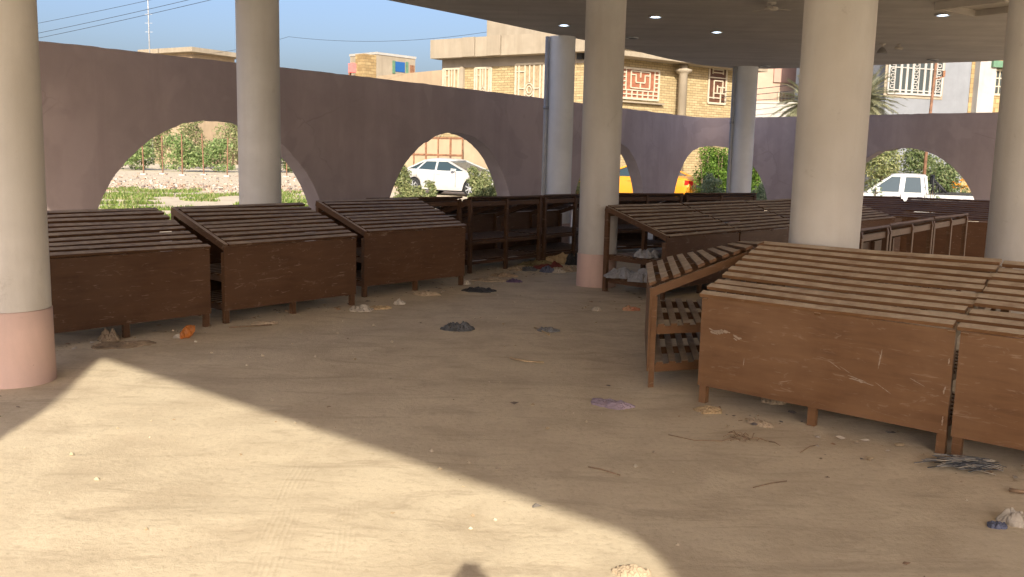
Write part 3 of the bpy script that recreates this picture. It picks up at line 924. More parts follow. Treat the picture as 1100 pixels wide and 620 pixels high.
# ------------------------------------------------------------------ rough land beyond the first arch
def scatter_mesh(name, mat, pts, maker):
    vs = []; fs = []
    for p in pts:
        b = len(vs); v, f = maker(p)
        vs += v; fs += [tuple(i + b for i in q) for q in f]
    me = bpy.data.meshes.new(name); me.from_pydata(vs, [], fs); me.materials.append(mat)
    o = bpy.data.objects.new(name, me); COL.objects.link(o); return o
rnd = random.Random(77)
def stone(p):
    x, y, r = p
    c = Vector((x, y, r * 0.25 + lift(x, y))); v = []
    for s in ((1, 1, 1), (-1, 1, 1), (-1, -1, 1), (1, -1, 1), (1, 1, -1), (-1, 1, -1), (-1, -1, -1), (1, -1, -1)):
        v.append(tuple(c + Vector((s[0] * rnd.uniform(.5, 1.1), s[1] * rnd.uniform(.5, 1.1), s[2] * rnd.uniform(.3, .8))) * r))
    return v, [(0, 1, 2, 3), (7, 6, 5, 4), (0, 4, 5, 1), (1, 5, 6, 2), (2, 6, 7, 3), (3, 7, 4, 0)]
pts = []
for _ in range(2400):
    Y = rnd.uniform(33, 56); x = rnd.uniform(-0.50, -0.17) * Y
    if rnd.random() < 0.65: Y = rnd.gauss(38, 2.5)
    pts.append((x, Y, rnd.choice((0.02, 0.025, 0.03, 0.04, 0.07))))
tag(scatter_mesh('rubble', RUBBLEM, pts, stone), 'strip of broken stones and litter beyond the first arch', 'rubble', kind='stuff')
def tuft(p):
    x, y, h = p; v = []; f = []
    for k in range(4):
        a = rnd.uniform(0, 6.28); l = h * rnd.uniform(.5, 1); w = 0.035
        dx, dy = math.cos(a), math.sin(a); b = len(v)
        q = Vector((x + rnd.uniform(-.12, .12), y + rnd.uniform(-.12, .12), 0)); t = rnd.uniform(.3, 1.0)
        v += [tuple(q + Vector((-dy * w, dx * w, -0.01))), tuple(q + Vector((dy * w, -dx * w, -0.01))), tuple(q + Vector((dx * l * t, dy * l * t, l)))]
        f.append((b, b + 1, b + 2))
    return v, f
pts = []
for _ in range(9000):
    Y = rnd.uniform(20, 36); x = rnd.uniform(-0.52, -0.17) * Y
    if mn.noise(Vector((x * 0.5, Y * 0.6, 9))) < 0.02: continue
    pts.append((x, Y, rnd.uniform(0.06, 0.17)))
tag(scatter_mesh('weedy_grass', GRASSM, pts, tuft), 'patchy weedy grass on the land beyond the first arch', 'grass', kind='stuff')
# rusty fence posts
for i, px in enumerate((154.5, 175, 196, 219, 244, 308, 330)):
    p = at(px, 186 - 0.04 * i, 54 + 2.0 * (i % 2))
    h = (1.95, 2.3, 2.4, 2.5, 2.25, 2.1, 2.0)[i]
    e = empty('fence_post', (p.x, p.y, 0)); e.rotation_euler = (R(rnd.uniform(-2, 2)), R(rnd.uniform(-2, 2)), 0)
    tag(e, ('leftmost rusty fence post in the first arch', 'second rusty fence post from the left, before a low bush', 'rusty fence post before the tall olive bush', 'rusty fence post under the crown of the first arch, tallest of the row',
            'rusty fence post nearest to the left edge of the arch column', 'rusty fence post just right of the arch column', 'rusty fence post at the far right of the first arch')[i], 'post', 'rusty posts in the rough land')
    m = MB(); m.box(-0.03, 0.03, -0.03, 0.03, -0.1, h); m.build('post', RUST2, e)
    m = MB(); m.box(-0.16, 0.16, -0.16, 0.16, -0.02, 0.07); m.build('footing', CONC, e)

# ------------------------------------------------------------------ vehicles (local x forward, y left, z up)
def make_wheel(name, r, w, e, x, y, z, side):
    wl_ = empty(name, (x, y, z)); wl_.parent = e
    m = MB(); m.lathe([(r * 0.66, -w / 2), (r * 0.94, -w / 2), (r, -w * 0.32), (r, w * 0.32), (r * 0.94, w / 2), (r * 0.66, w / 2)], 28, axis='y', cap=True); m.build('tyre', RUBBER, wl_)
    m = MB(); o = side * (w / 2 + 0.004)
    m.lathe([(r * 0.66, o - side * 0.05), (r * 0.66, o), (r * 0.58, o - side * 0.02)], 28, axis='y', cap=False)
    m.lathe([(r * 0.16, o - side * 0.03), (r * 0.15, o), (0.01, o + side * 0.005)], 16, axis='y')
    for k in range(7):
        t = 2 * math.pi * k / 7
        m.bar((0.1 * r * math.cos(t), o - side * 0.012, 0.1 * r * math.sin(t)), (0.62 * r * math.cos(t), o - side * 0.012, 0.62 * r * math.sin(t)), 0.05, 0.02, up=(0, 1, 0))
    m.build('rim', RIM, wl_)
def interp(pts, x):
    for (a, b), (c, d) in zip(pts, pts[1:]):
        if a <= x <= c:
            t = (x - a) / (c - a); t = t * t * (3 - 2 * t) if False else t
            return b + (d - b) * t
    return pts[0][1] if x < pts[0][0] else pts[-1][1]
def car_body(e, paint_, L, hw, top, plan, wheels, wr, sill=0.22, ztop_crown=0.03, arch=1.13):
    xs = sorted(set([round(v, 3) for v in np.linspace(-L / 2, L / 2, 90)]))
    m = MB(); ring = []
    for x in xs:
        zt = interp(top, x); w = hw * interp(plan, x)
        zb = sill + 0.14 * smooth(0.86, 1.0, abs(x) / (L / 2))
        for xw in wheels:
            dx = abs(x - xw); ra = wr * arch
            if dx < ra: zb = max(zb, wr + math.sqrt(ra * ra - dx * dx))
        zb = min(zb, zt - 0.08)
        mid = max(zb + 0.02, zb + (zt - zb) * 0.5)
        prof = [(0.93, zb), (0.985, zb + (zt - zb) * 0.18), (1.0, mid), (0.985, zb + (zt - zb) * 0.78), (0.94, zt - 0.015), (0.86, zt + 0.006), (0.45, zt + ztop_crown * 0.8), (0.0, zt + ztop_crown)]
        ring.append([(x, a * w, z) for a, z in prof] + [(x, -a * w, z) for a, z in prof[-2::-1]])
    n = len(ring[0]); vs = [p for r_ in ring for p in r_]
    fs = [(i * n + k, i * n + k + 1, (i + 1) * n + k + 1, (i + 1) * n + k) for i in range(len(ring) - 1) for k in range(n - 1)]
    fs += [tuple(range(n)), tuple((len(ring) - 1) * n + k for k in range(n))[::-1]]
    m.add(vs, fs, True)
    o = m.build('body', paint_, e)
    m = MB(); m.box(-L / 2 + 0.25, L / 2 - 0.25, -hw * 0.80, hw * 0.80, 0.17, 0.55)
    for xw in wheels:
        m.box(xw - wr * 1.1, xw + wr * 1.1, -hw * 0.82, hw * 0.82, 0.3, wr * 2.1)
    m.build('underbody', DARKTRIM, e)
    return o
def cabin(e, paint_, b0, b1, r0, r1, zb, zr, wb, wr_, pillars, crown=0.05):
    """glass house between the belt line (b0..b1 at zb) and the roof (r0..r1 at zr)"""
    def side(x_b, x_r, t, s, out=0.0):
        return Vector((x_b + (x_r - x_b) * t, s * (wb + (wr_ - wb) * t + out), zb + (zr - zb) * t))
    m = MB(); v = [(b0, wb, zb), (b1, wb, zb), (r1, wr_, zr), (r0, wr_, zr), (b0, -wb, zb), (b1, -wb, zb), (r1, -wr_, zr), (r0, -wr_, zr)]
    m.add(v, [(0, 1, 2, 3), (5, 4, 7, 6), (1, 5, 6, 2), (4, 0, 3, 7)])
    g = m.build('glasshouse', CARGLASS, e)
    m = MB(); N = 10; rows = []
    for i in range(N + 1):
        x = r0 - 0.03 + (r1 - r0 + 0.06) * i / N
        c = crown * (1 - (2 * i / N - 1) ** 2)
        rows.append([(x, y * (wr_ + 0.022), zr + dz + c * k2) for y, dz, k2 in ((1, -0.03, 0), (0.97, 0.025, 0.4), (0.7, 0.05, 0.8), (0, 0.06, 1), (-0.7, 0.05, 0.8), (-0.97, 0.025, 0.4), (-1, -0.03, 0))])
    n = 7; vs = [p for r_ in rows for p in r_] 
    fs = [(i * n + k, i * n + k + 1, (i + 1) * n + k + 1, (i + 1) * n + k) for i in range(N) for k in range(n - 1)] + [tuple(range(n)), tuple(N * n + k for k in range(n))[::-1]]
    m.add(vs, fs, True); m.build('roof', paint_, e)
    m = MB()
    for s in (1, -1):
        m.bar(side(b1, r1, -0.02, s, 0.006), side(b1, r1, 1.0, s, 0.010), 0.05, 0.085, up=(0, 1, 0))
        m.bar(side(b0, r0, -0.02, s, 0.006), side(b0, r0, 1.0, s, 0.010), 0.05, 0.13, up=(0, 1, 0))
        for (xb, xr, w) in pillars:
            m.bar(side(xb, xr, -0.02, s, 0.004), side(xb, xr, 1.0, s, 0.006), 0.03, w, up=(1, 0, 0)) if False else m.bar(side(xb, xr, -0.02, s, 0.004), side(xb, xr, 1.0, s, 0.006), w, 0.03, up=(0, s, 0))
        m.bar(Vector((b0 + 0.02, s * (wb + 0.008), zb + 0.005)), Vector((b1 - 0.02, s * (wb + 0.008), zb + 0.005)), 0.03, 0.05)
        m.bar(Vector((r0, s * (wr_ + 0.008), zr - 0.02)), Vector((r1, s * (wr_ + 0.008), zr - 0.02)), 0.03, 0.055)
    m.build('pillars', paint_, e)
def seam(e, xs, hw, z0, z1):
    for s in (1, -1):
        m = MB()
        for x in xs:
            m.bar((x, s * (hw + 0.0005), z0), (x, s * (hw - 0.004), z1), 0.012, 0.006, up=(0, 1, 0))
        m.build('door_seam', DARKTRIM, e)
def sedan(x, y, heading, paint_, label, z=0.0, L=4.75, hw=0.90, kind='sedan_car'):
    e = empty(kind, (x, y, z), heading); tag(e, label, 'car')
    top = [(-L / 2, 0.72), (-2.30, 0.90), (-2.15, 0.985), (-1.55, 1.02), (1.0, 0.955), (1.25, 0.94), (2.05, 0.82), (2.28, 0.70), (L / 2, 0.60)]
    plan = [(-L / 2, 0.84), (-2.15, 0.95), (-1.3, 1.0), (1.2, 1.0), (1.9, 0.95), (2.2, 0.86), (L / 2, 0.70)]
    car_body(e, paint_, L, hw, top, plan, (-1.38, 1.40), 0.325)
    cabin(e, paint_, -1.85, 1.22, -0.92, 0.12, 0.945, 1.36, hw * 0.915, hw * 0.68, [(-0.30, -0.34, 0.09), (-1.30, -0.88, 0.05)])
    seam(e, (0.72, -0.32, -1.22), hw, 0.36, 0.93)
    for sx in (-1.38, 1.40):
        for s in (1, -1):
            make_wheel('wheel', 0.325, 0.21, e, sx, s * (hw - 0.115), 0.325, s)
    for s in (1, -1):
        m = MB(); m.bar((L / 2 - 0.36, s * hw * 0.77, 0.665), (L / 2 - 0.12, s * hw * 0.60, 0.635), 0.10, 0.14); m.build('headlight', CLEARLAMP, e)
        m = MB(); m.bar((-L / 2 + 0.02, s * hw * 0.66, 0.80), (-L / 2 + 0.22, s * hw * 0.90, 0.83), 0.16, 0.16); m.build('tail_light', REDLAMP, e)
        m = MB(); m.bar((0.66, s * (hw * 0.93), 1.0), (0.63, s * (hw + 0.13), 1.02), 0.10, 0.10); m.build('wing_mirror', paint_, e)
        for xx in (-0.12, -1.02):
            m = MB(); m.bar((xx - 0.10, s * (hw + 0.006), 0.83), (xx + 0.10, s * (hw + 0.006), 0.835), 0.025, 0.028); m.build('door_handle', paint_, e)
    m = MB(); m.box(-L / 2 - 0.012, -L / 2 + 0.01, -0.26, 0.26, 0.62, 0.74); m.build('number_plate', WHITEW, e)
    m = MB(); m.box(L / 2 - 0.02, L / 2 + 0.012, -0.42, 0.42, 0.34, 0.46); m.build('grille', DARKTRIM, e)
    return e
p = at(488, 190, 36.8)
sedan(p.x, p.y, R(-33), WHITECAR, 'white sedan parked beyond the second arch', 0.0)
p = at(590, 190, 40)
sedan(p.x - 0.30, p.y, R(-150), WHITECAR, 'white car mostly hidden behind the column at the canopy edge', 0.0)
p = at(686, 195, 34)
sedan(p.x, p.y, R(146), YELLOWCAR, 'orange yellow taxi seen in pieces through two arches', 0.0, kind='taxi_car')
def pickup(x, y, z, heading):
    e = empty('pickup_truck', (x, y, z), heading); tag(e, 'white crew cab pickup with black roll bar beyond the right arch', 'pickup')
    L, hw = 5.2, 0.92
    top = [(-L / 2, 1.06), (-0.72, 1.06), (-0.70, 1.07), (1.05, 1.07), (1.3, 1.04), (2.2, 0.97), (2.45, 0.86), (L / 2, 0.70)]
    plan = [(-L / 2, 0.97), (-1.5, 1.0), (1.6, 1.0), (2.2, 0.96), (L / 2, 0.84)]
    car_body(e, WHITECAR, L, hw, top, plan, (-1.45, 1.55), 0.37, sill=0.36, ztop_crown=0.0)
    cabin(e, WHITECAR, -0.74, 1.22, -0.62, 0.45, 1.07, 1.68, hw * 0.93, hw * 0.76, [(0.12, 0.08, 0.17), (-0.66, -0.58, 0.22)], 0.03)
    seam(e, (0.98, 0.12, -0.66), hw, 0.5, 1.04)
    # load bed lining, rail caps and roll bar
    m = MB(); m.box(-L / 2 + 0.06, -0.84, -hw * 0.85, hw * 0.85, 1.065, 1.072); m.build('bed_liner', DARKTRIM, e)
    for s in (1, -1):
        m = MB(); m.box(-L / 2 + 0.04, -0.78, s * hw * 0.93 - 0.05, s * hw * 0.93 + 0.05, 1.075, 1.11); m.build('bed_rail', DARKTRIM, e)
    m = MB()
    for s in (1, -1):
        y0 = s * hw * 0.80
        m.tube([(-0.92, y0, 1.10), (-0.90, y0, 1.56), (-0.90, y0 * 0.8, 1.70)], 0.045, 8)
        m.tube([(-1.36, y0, 1.11), (-1.15, y0, 1.34), (-0.92, y0, 1.55)], 0.042, 8)
        m.tube([(-1.12, y0, 1.10), (-1.12, y0, 1.36)], 0.03, 8)
    m.tube([(-0.90, hw * 0.64, 1.70), (-0.90, -hw * 0.64, 1.70)], 0.045, 8)
    for k in range(5):
        yy = -0.5 + 0.25 * k; m.tube([(-0.91, yy, 1.09), (-0.91, yy, 1.69)], 0.018, 6)
    m.build('roll_bar', DARKTRIM, e)
    for sx in (-1.45, 1.55):
        for s in (1, -1):
            make_wheel('wheel', 0.37, 0.24, e, sx, s * (hw - 0.125), 0.37, s)
    for s in (1, -1):
        m = MB(); m.bar((-L / 2 - 0.006, s * hw * 0.88, 0.78), (-L / 2 - 0.006, s * hw * 0.88, 1.03), 0.05, 0.16, up=(0, 1, 0)); m.build('tail_light', REDLAMP, e)
        m = MB(); m.bar((L / 2 - 0.32, s * hw * 0.88, 0.86), (L / 2 - 0.12, s * hw * 0.72, 0.83), 0.12, 0.17); m.build('headlight', CLEARLAMP, e)
        m = MB(); m.bar((0.92, s * (hw * 0.93), 1.16), (0.89, s * (hw + 0.17), 1.18), 0.12, 0.16); m.build('wing_mirror', WHITECAR, e)
        for xx in (0.30, -0.50):
            m = MB(); m.bar((xx - 0.09, s * (hw + 0.004), 0.93), (xx + 0.09, s * (hw + 0.004), 0.935), 0.025, 0.035); m.build('door_handle', DARKTRIM, e)
    m = MB(); m.box(-L / 2 - 0.10, -L / 2 - 0.01, -0.8, 0.8, 0.48, 0.60); m.build('bumper', DARKTRIM, e)
p = at(972, 195, 33.6)
pickup(p.x, p.y, -0.45, R(159))

# ------------------------------------------------------------------ houses
class Facade:
    """local frame of a building front: x along the wall, -y out of the wall, z up"""
    def __init__(s, name, a, b, label, cat='house'):
        s.a = Vector((a[0], a[1], 0)); b = Vector((b[0], b[1], 0))
        s.u = (b - s.a).normalized(); s.L = (b - s.a).length
        s.n = Vector((s.u.y, -s.u.x, 0))
        s.e = empty(name, s.a, math.atan2(s.u.y, s.u.x)); tag(s.e, label, cat)
    def hit(s, px, py, out=0.0):
        d = ray(px, py); o = Vector((0, 0, EYE)); q = s.a + s.n * out
        t = (q - o).dot(s.n) / d.dot(s.n)
        p = o + d * t
        return (p - s.a).dot(s.u), p.z
    def box(s, name, mat, u0, u1, z0, z1, out, back, parent=None):
        m = MB(); m.box(u0, u1, -out, back, z0, z1)
        return m.build(name, mat, parent or s.e)
    def pxbox(s, name, mat, x0, y0, x1, y1, out, back, parent=None):
        u0, za = s.hit(x0, y0); u1, zb = s.hit(x1, y1)
        return s.box(name, mat, min(u0, u1), max(u0, u1), min(za, zb), max(za, zb), out, back, parent)
def gridwin(F, u0, u1, z0, z1, pane, iron, style, parent=None, frame=0.06):
    w = F.box('window', pane, u0, u1, z0, z1, 0.02, 0.05, parent)
    m = MB(); y0, y1 = -0.075, -0.03
    W, H = u1 - u0, z1 - z0
    def v(u, a=0.0, b=1.0, t=0.05): m.box(u0 + u * W - t / 2, u0 + u * W + t / 2, y0, y1, z0 + a * H, z0 + b * H)
    def h(z, a=0.0, b=1.0, t=0.05): m.box(u0 + a * W, u0 + b * W, y0 - 0.004, y1 + 0.004, z0 + z * H - t / 2, z0 + z * H + t / 2)
    def lozenge(cx, cz, rx, rz, t=0.045):
        q = [(u0 + (cx + rx * math.cos(k * math.pi / 6)) * W, z0 + (cz + rz * math.sin(k * math.pi / 6)) * H) for k in range(13)]
        for (a, b), (c, d) in zip(q, q[1:]):
            m.bar((a, -0.055, b), (c, -0.055, d), t, 0.04, up=(0, 1, 0))
    v(0, t=0.09); v(1, t=0.09); h(0, t=0.09); h(1, t=0.09)
    if style == 'tall':
        for u in (0.12, 0.34, 0.66, 0.88): v(u, t=0.07)
        lozenge(0.5, 0.47, 0.15, 0.13); lozenge(0.5, 0.47, 0.08, 0.07)
        v(0.5, 0.62, 1.0); v(0.5, 0, 0.32); h(0.85, 0.0, 0.34); h(0.15, 0.66, 1.0); h(0.5, 0.12, 0.35); h(0.5, 0.65, 0.88)
    elif style == 'maze':
        for u in (0.12, 0.88): v(u, 0.28, 1.0)
        for k in range(1, 7): v(k / 7, 0, 0.28)
        h(0.14); h(0.28)
        for k in range(1, 5): h(0.28 + 0.72 * k / 5, 0, 0.12); h(0.28 + 0.72 * k / 5, 0.88, 1)
        v(0.25, 0.36, 0.92); v(0.75, 0.36, 0.92); h(0.36, 0.25, 0.75); h(0.92, 0.25, 0.75)
        v(0.38, 0.55, 0.80); v(0.62, 0.55, 0.80); h(0.55, 0.38, 0.62); v(0.5, 0.36, 0.55); v(0.5, 0.72, 1.0); h(0.80, 0.25, 0.38); h(0.80, 0.62, 0.75)
    elif style == 'narrow':
        h(0.70); h(0.84, 0.2, 0.8); h(0.92, 0.2, 0.8); v(0.2, 0.80, 0.94); v(0.8, 0.80, 0.94)
        v(0.3, 0.12, 0.62); v(0.7, 0, 0.45); h(0.62, 0.3, 0.8); v(0.8, 0.3, 0.62); h(0.28, 0.3, 1); h(0.15, 0.0, 0.7); h(0.45, 0.5, 1.0); v(0.5, 0.3, 0.5)
    elif style == 'screen':
        for k in range(1, 9): v(k / 9, t=0.12 if k in (2, 3, 4, 6, 7) else 0.05)
        h(0.74); h(0.10)
        for c in (0.07, 0.5, 0.93):
            for z in (0.2, 0.35, 0.5, 0.65, 0.85): lozenge(c, z, 0.035, 0.05, 0.035)
    else:
        for k in range(1, 4): v(k / 4)
        for k in range(1, 3): h(k / 3)
    m.build('grille', iron, w)
    return w
# big stone house: left front
C0 = (3.6, 39.4); CL = (-3.55, 44.1)
HA = Facade('stone_house', CL, C0, 'big cream and stone house with grilled windows above the wall')
uL = HA.hit(475, 70)[0]
zf0 = HA.hit(520, 60.3, 0.75)[1]; zf1 = HA.hit(520, 39.4, 0.75)[1]
HA.box('wall', STONE, uL, HA.L, 0, zf0 - 0.003, 0.0, 7.0)
# upper wall band above the windows in grey render
HA.box('lintel_band', GREYR, uL + 0.02, HA.L - 0.02, HA.hit(520, 72)[1], zf0 - 0.004, 0.035, 0.0)
# fascia in stepped panels
fx = [462.3, 497.0, 510.5, 523.5, 538.5, 600.0]
us = [HA.hit(x, 50, 0.75)[0] for x in fx]
for i in range(len(us) - 1):
    HA.box('fascia_panel', CREAMW, us[i] + (0.02 if i else 0), (us[i + 1] - 0.02) if i < len(us) - 2 else HA.L + 0.75, zf0 + 0.004 * (i % 2), zf1 + 0.012 * (i % 2), 0.75 + (0.0, 0.06, 0.02, 0.09, 0.03)[i], 0.0)
HA.box('roof_slab', GREYR, us[0] + 0.05, HA.L + 0.7, zf0 + 0.05, zf0 + 0.35, 0.70, 6.9)
# rooftop room
uR = HA.hit(523, 30, -1.2)[0]
m = MB(); m.box(uR, HA.L + 0.6, 1.2, 5.5, zf0 + 0.36, zf1 + 1.6); m.build('rooftop_room', CREAMW, HA.e)
m = MB(); m.box(uR + 4.3, uR + 4.37, 1.17, 1.20, zf1 + 0.1, zf1 + 1.5); m.build('expansion_joint', GREYR, HA.e)
for (x0, x1, yt, st, pn) in ((477, 495.5, 74.5, 'tall', SANDPANE), (511, 528.5, 73.5, 'tall', SANDPANE), (555, 585, 69.5, 'tall', SANDPANE)):
    u0, zt = HA.hit(x0, yt); u1 = HA.hit(x1, yt)[0]
    gridwin(HA, u0, u1, zt - 2.1, zt, pn, CREAMIRON, st)
u0, z0 = HA.hit(475.5, 90); 
HA.box('pilaster', CREAMW, HA.hit(496, 80)[0], HA.hit(499.5, 80)[0], 0, HA.hit(497, 72)[1], 0.16, 0.0)
u0, zt = HA.hit(618, 52)
w_ = HA.box('wall_lamp', DARKTRIM, HA.hit(623, 50)[0], HA.hit(629, 50)[0], HA.hit(625, 64)[1], HA.hit(625, 49)[1], 0.25, 0.0)
# right front of the same house, set on the corner
C1 = (10.9, 45.0)
HBu = Vector((C1[0] - C0[0], C1[1] - C0[1], 0))
HB = Facade('stone_house', (C0[0] + 0.004, C0[1]), C1, 'stone wing of the big house with red brown windows and round pilaster')
zr = HB.hit(690, 62, 0.9)[1]
HB.box('wall', STONE, 0.01, HB.L, 0, zr - 0.003, 0.0, 5.5)
HB.box('roof_slab', CREAMW, 0.02, HB.L + 0.5, zr, zr + 0.28, 0.95, 5.5)
HB.box('eave_board', WHITEW, 0.05, HB.L + 0.5, zr + 0.285, zr + 0.65, 1.10, 0.4)
u0, zt = HB.hit(667, 72.5); u1, zb = HB.hit(706, 108)
gridwin(HB, u0, u1, zb, zt, BROWNPANE, CREAMIRON, 'maze')
HB.pxbox('window_sill', CREAMW, 664, 108.3, 710, 113, 0.22, 0.0)
u0, zt = HB.hit(761.5, 71); u1, zb = HB.hit(778, 112)
gridwin(HB, u0, u1, zb, zt, DARKPANE, CREAMIRON, 'narrow')
uc = HB.hit(733.5, 90, 0.45)[0]
m = MB(); rc = 0.20
zc = HB.hit(733, 76, 0.45)[1]
m.lathe([(rc, 0.0), (rc, zc - 0.16), (rc + 0.10, zc - 0.08), (rc + 0.18, zc - 0.02), (rc + 0.18, zc + 0.05), (rc - 0.02, zc + 0.10), (rc - 0.02, zr - 0.004)], 24, c=(uc, -0.45, 0)); m.build('round_pilaster', CREAMW, HB.e)

# small house with blue window, far behind
FA = Facade('rooftop_house', at(404.5, 80, 72).xy, at(446, 80, 75).xy, 'small far house with a blue window and stone side')
FA.box('wall', CREAMW, 0, FA.L, 0, FA.hit(405, 58.5)[1], 0.0, 3.2)
m = MB(); m.box(-0.012, 0.0, -0.01, 3.2, 0, FA.hit(405, 59)[1]); 
sidew = FA.box('stone_side', STONE2, -1.25, -0.013, 0, FA.hit(404, 59.3)[1], -0.02, 1.0)
w_ = FA.pxbox('window', BLUEPANE, 424.5, 66, 434.5, 78, 0.05, 0.02)
FA.pxbox('shutter', GREENPAINT, 421.5, 65, 424, 79, 0.07, 0.02); FA.pxbox('shutter', GREENPAINT, 435.7, 66.5, 438, 79.5, 0.07, 0.02)
FA.pxbox('door', RUST, 440.5, 70, 444.8, 81, 0.05, 0.02)
FA.box('parapet', WHITEW, -0.05, FA.L + 0.05, FA.hit(405, 58.5)[1] + 0.003, FA.hit(405, 58.5)[1] + 0.18, 0.06, 3.25)
p = at(380, 76, 72)
e = empty('water_tank', (p.x, p.y, 0)); tag(e, 'red water tank on a stand left of the far stone house', 'tank')
m = MB(); zz = at(381, 80, 74).z; z2 = at(381, 71.5, 74).z
m.box(-0.36, 0.36, -0.36, 0.36, zz - 0.05, z2); m.box(-0.22, 0.22, -0.22, 0.22, z2, z2 + 0.06); m.build('tank', TANKRED, e)
m = MB()
for sx in (-0.3, 0.3):
    for sy in (-0.3, 0.3):
        m.box(sx - 0.05, sx + 0.05, sy - 0.05, sy + 0.05, 0, zz - 0.052)
m.build('stand', RUST, e)
FW = Facade('boundary_wall', at(405, 95, 58).xy, at(474, 95, 54).xy, 'low tan block wall between the far house and the stone house', 'wall')
m = MB(); zA = FW.hit(408, 81.5)[1]; zB = FW.hit(471, 75.5)[1]
m.add([(0, 0, 0), (FW.L, 0, 0), (FW.L, 0, zB), (0, 0, zA), (0, .25, 0), (FW.L, .25, 0), (FW.L, .25, zB), (0, .25, zA)], [(0, 1, 2, 3), (5, 4, 7, 6), (3, 2, 6, 7), (0, 3, 7, 4), (1, 5, 6, 2)])
m.build('masonry', TANW, FW.e)
# low house with flat roof and mast far left
FL = Facade('flat_roof_house', at(148, 60, 92).xy, at(206, 60, 88).xy, 'low far house with a thick flat cream roof at left')
zl = FL.hit(190, 56)[1]
FL.box('wall', TANW, 0.9, FL.L - 0.9, 0, zl - 0.004, -0.8, 6)
FL.box('roof', CREAMW, 0, FL.L, zl, zl + 0.42, 0.0, 7)
p = at(160.5, 50, 88)
e = empty('antenna_mast', (p.x, p.y, 0)); tag(e, 'thin antenna mast standing above the low far house', 'mast')
m = MB(); m.tube([(0, 0, 0), (0, 0, 14), (0.05, 0, 22)], [0.07, 0.055, 0.03], 8); m.build('pole', STEEL, e)
m = MB()
for z in (12.2, 13.0, 13.8, 15.5): m.bar((-0.35, 0, z), (0.35, 0, z), 0.03, 0.03)
m.build('cross_arm', STEEL, e)
# tan house sliver seen in the crown of the first arch
FH = Facade('tan_house', at(196, 128, 95).xy, at(262, 128, 95).xy, 'tan house glimpsed above the bushes in the first arch')
FH.box('wall', PEACH, 0, FH.L, 0, FH.hit(225, 128)[1], 0, 5); FH.box('roof', CREAMW, -0.3, FH.L + 0.3, FH.hit(225, 128)[1] + 0.003, FH.hit(225, 126)[1] + 0.1, 0.3, 5)
# gate and tan wall behind the white sedan
G = Facade('yard_gate', at(432, 170, 43.2).xy, at(497.5, 170, 42.0).xy, 'tan sheet metal yard gate with rusty frame behind the sedan', 'gate')
zg = G.hit(470, 148.5)[1]
G.box('panel', TANW, 0, G.L, 0.12, zg, 0.0, 0.02)
m = MB()
n = 5
for k in range(n + 1):
    u = min(G.L - 0.03, max(0.03, G.L * k / n)); t = 0.05 if k % 2 else 0.08
    m.box(u - t / 2, u + t / 2, -0.05, -0.003, 0.0, zg + 0.02)
for z in (0.15, zg * 0.36, zg * 0.66, zg - 0.02): m.box(0.0, G.L, -0.044, -0.006, z, z + 0.07)
m.build('frame', RUST, G.e)
TW = Facade('yard_wall', at(498.5, 170, 42.0).xy, at(565, 170, 40.4).xy, 'tan rendered yard wall right of the metal gate', 'wall')
zt = TW.hit(515, 150)[1]
TW.box('masonry', TANW, 0.02, TW.L, 0, zt, 0.05, 0.25); TW.box('coping', PEACH, 0.0, TW.L + 0.03, zt + 0.003, zt + 0.12, 0.10, 0.30)
TV = Facade('yard_wall', at(345, 170, 47).xy, at(430, 170, 43.3).xy, 'tan rendered yard wall left of the metal gate', 'wall')
TV.box('masonry', TANW, 0.02, TV.L - 0.02, 0, zg * 0.92, 0.05, 0.25); TV.box('coping', PEACH, 0.0, TV.L, zg * 0.92 + 0.003, zg * 0.92 + 0.12, 0.10, 0.30)
# peach house and whitewashed wall right of the far column
FP = Facade('peach_house', at(806, 100, 52).xy, at(962, 100, 53).xy, 'peach rendered house right of the far bluish column')
FP.box('wall', PEACH, 0, FP.L, 0, 11.0, 0.0, 7)
FP.pxbox('balcony', mat_plaster('rose_render', (0.42, 0.27, 0.21), (0.34, 0.22, 0.18), 0.3), 832, 60, 905, 91, 0.12, 0.0)
u0, zt = FP.hit(836, 99); u1, zb = FP.hit(850, 115)
gridwin(FP, u0, u1, zb, zt, SANDPANE, CREAMIRON, 'plain')
FQ = Facade('garden_wall', at(800, 120, 46).xy, at(958, 120, 46).xy, 'whitewashed garden wall below the peach house', 'wall')
zt = FQ.hit(835, 111.5)[1]
FQ.box('masonry', WHITEW, 0, FQ.L, -0.5, zt, 0.0, 0.25); FQ.box('coping', WHITEW, -0.02, FQ.L + 0.02, zt + 0.003, zt + 0.10, 0.05, 0.30)
# pale blue house with the wide screen window
FB = Facade('blue_house', at(951, 110, 43).xy, at(1040, 110, 44.5).xy, 'pale blue rendered house with a wide white window screen')
FB.box('wall', BLUEW, 0, FB.L, -0.5, 9.5, 0.0, 7)
u0, zt = FB.hit(955, 62); u1, zb = FB.hit(1009, 103)
FB.box('window_surround', CREAMW, u0 - 0.16, u1 + 0.16, zb - 0.18, zt + 0.1, 0.03, 0.0)
gridwin(FB, u0, u1, zb, zt, GREYPANE, WHITEW, 'screen').location = (0, -0.034, 0)
FC = Facade('pillared_house', (FB.a + FB.u * (FB.L + 0.02)).xy, at(1125, 110, 45.5).xy, 'yellow stone house with a white square pillar at right')
FC.box('wall', STONE2, 0, FC.L, -0.5, 9.5, 0.0, 6)
FC.pxbox('pillar', WHITEW, 1048.5, 60, 1059, 135, 0.35, 0.0)
u0, zt = FC.hit(1061, 75); u1, zb = FC.hit(1075, 102)
gridwin(FC, u0, u1, zb, zt, GREYPANE, CREAMIRON, 'plain')
FC.pxbox('awning', GREENPAINT, 1059.5, 66, 1080, 74, 0.5, 0.0)
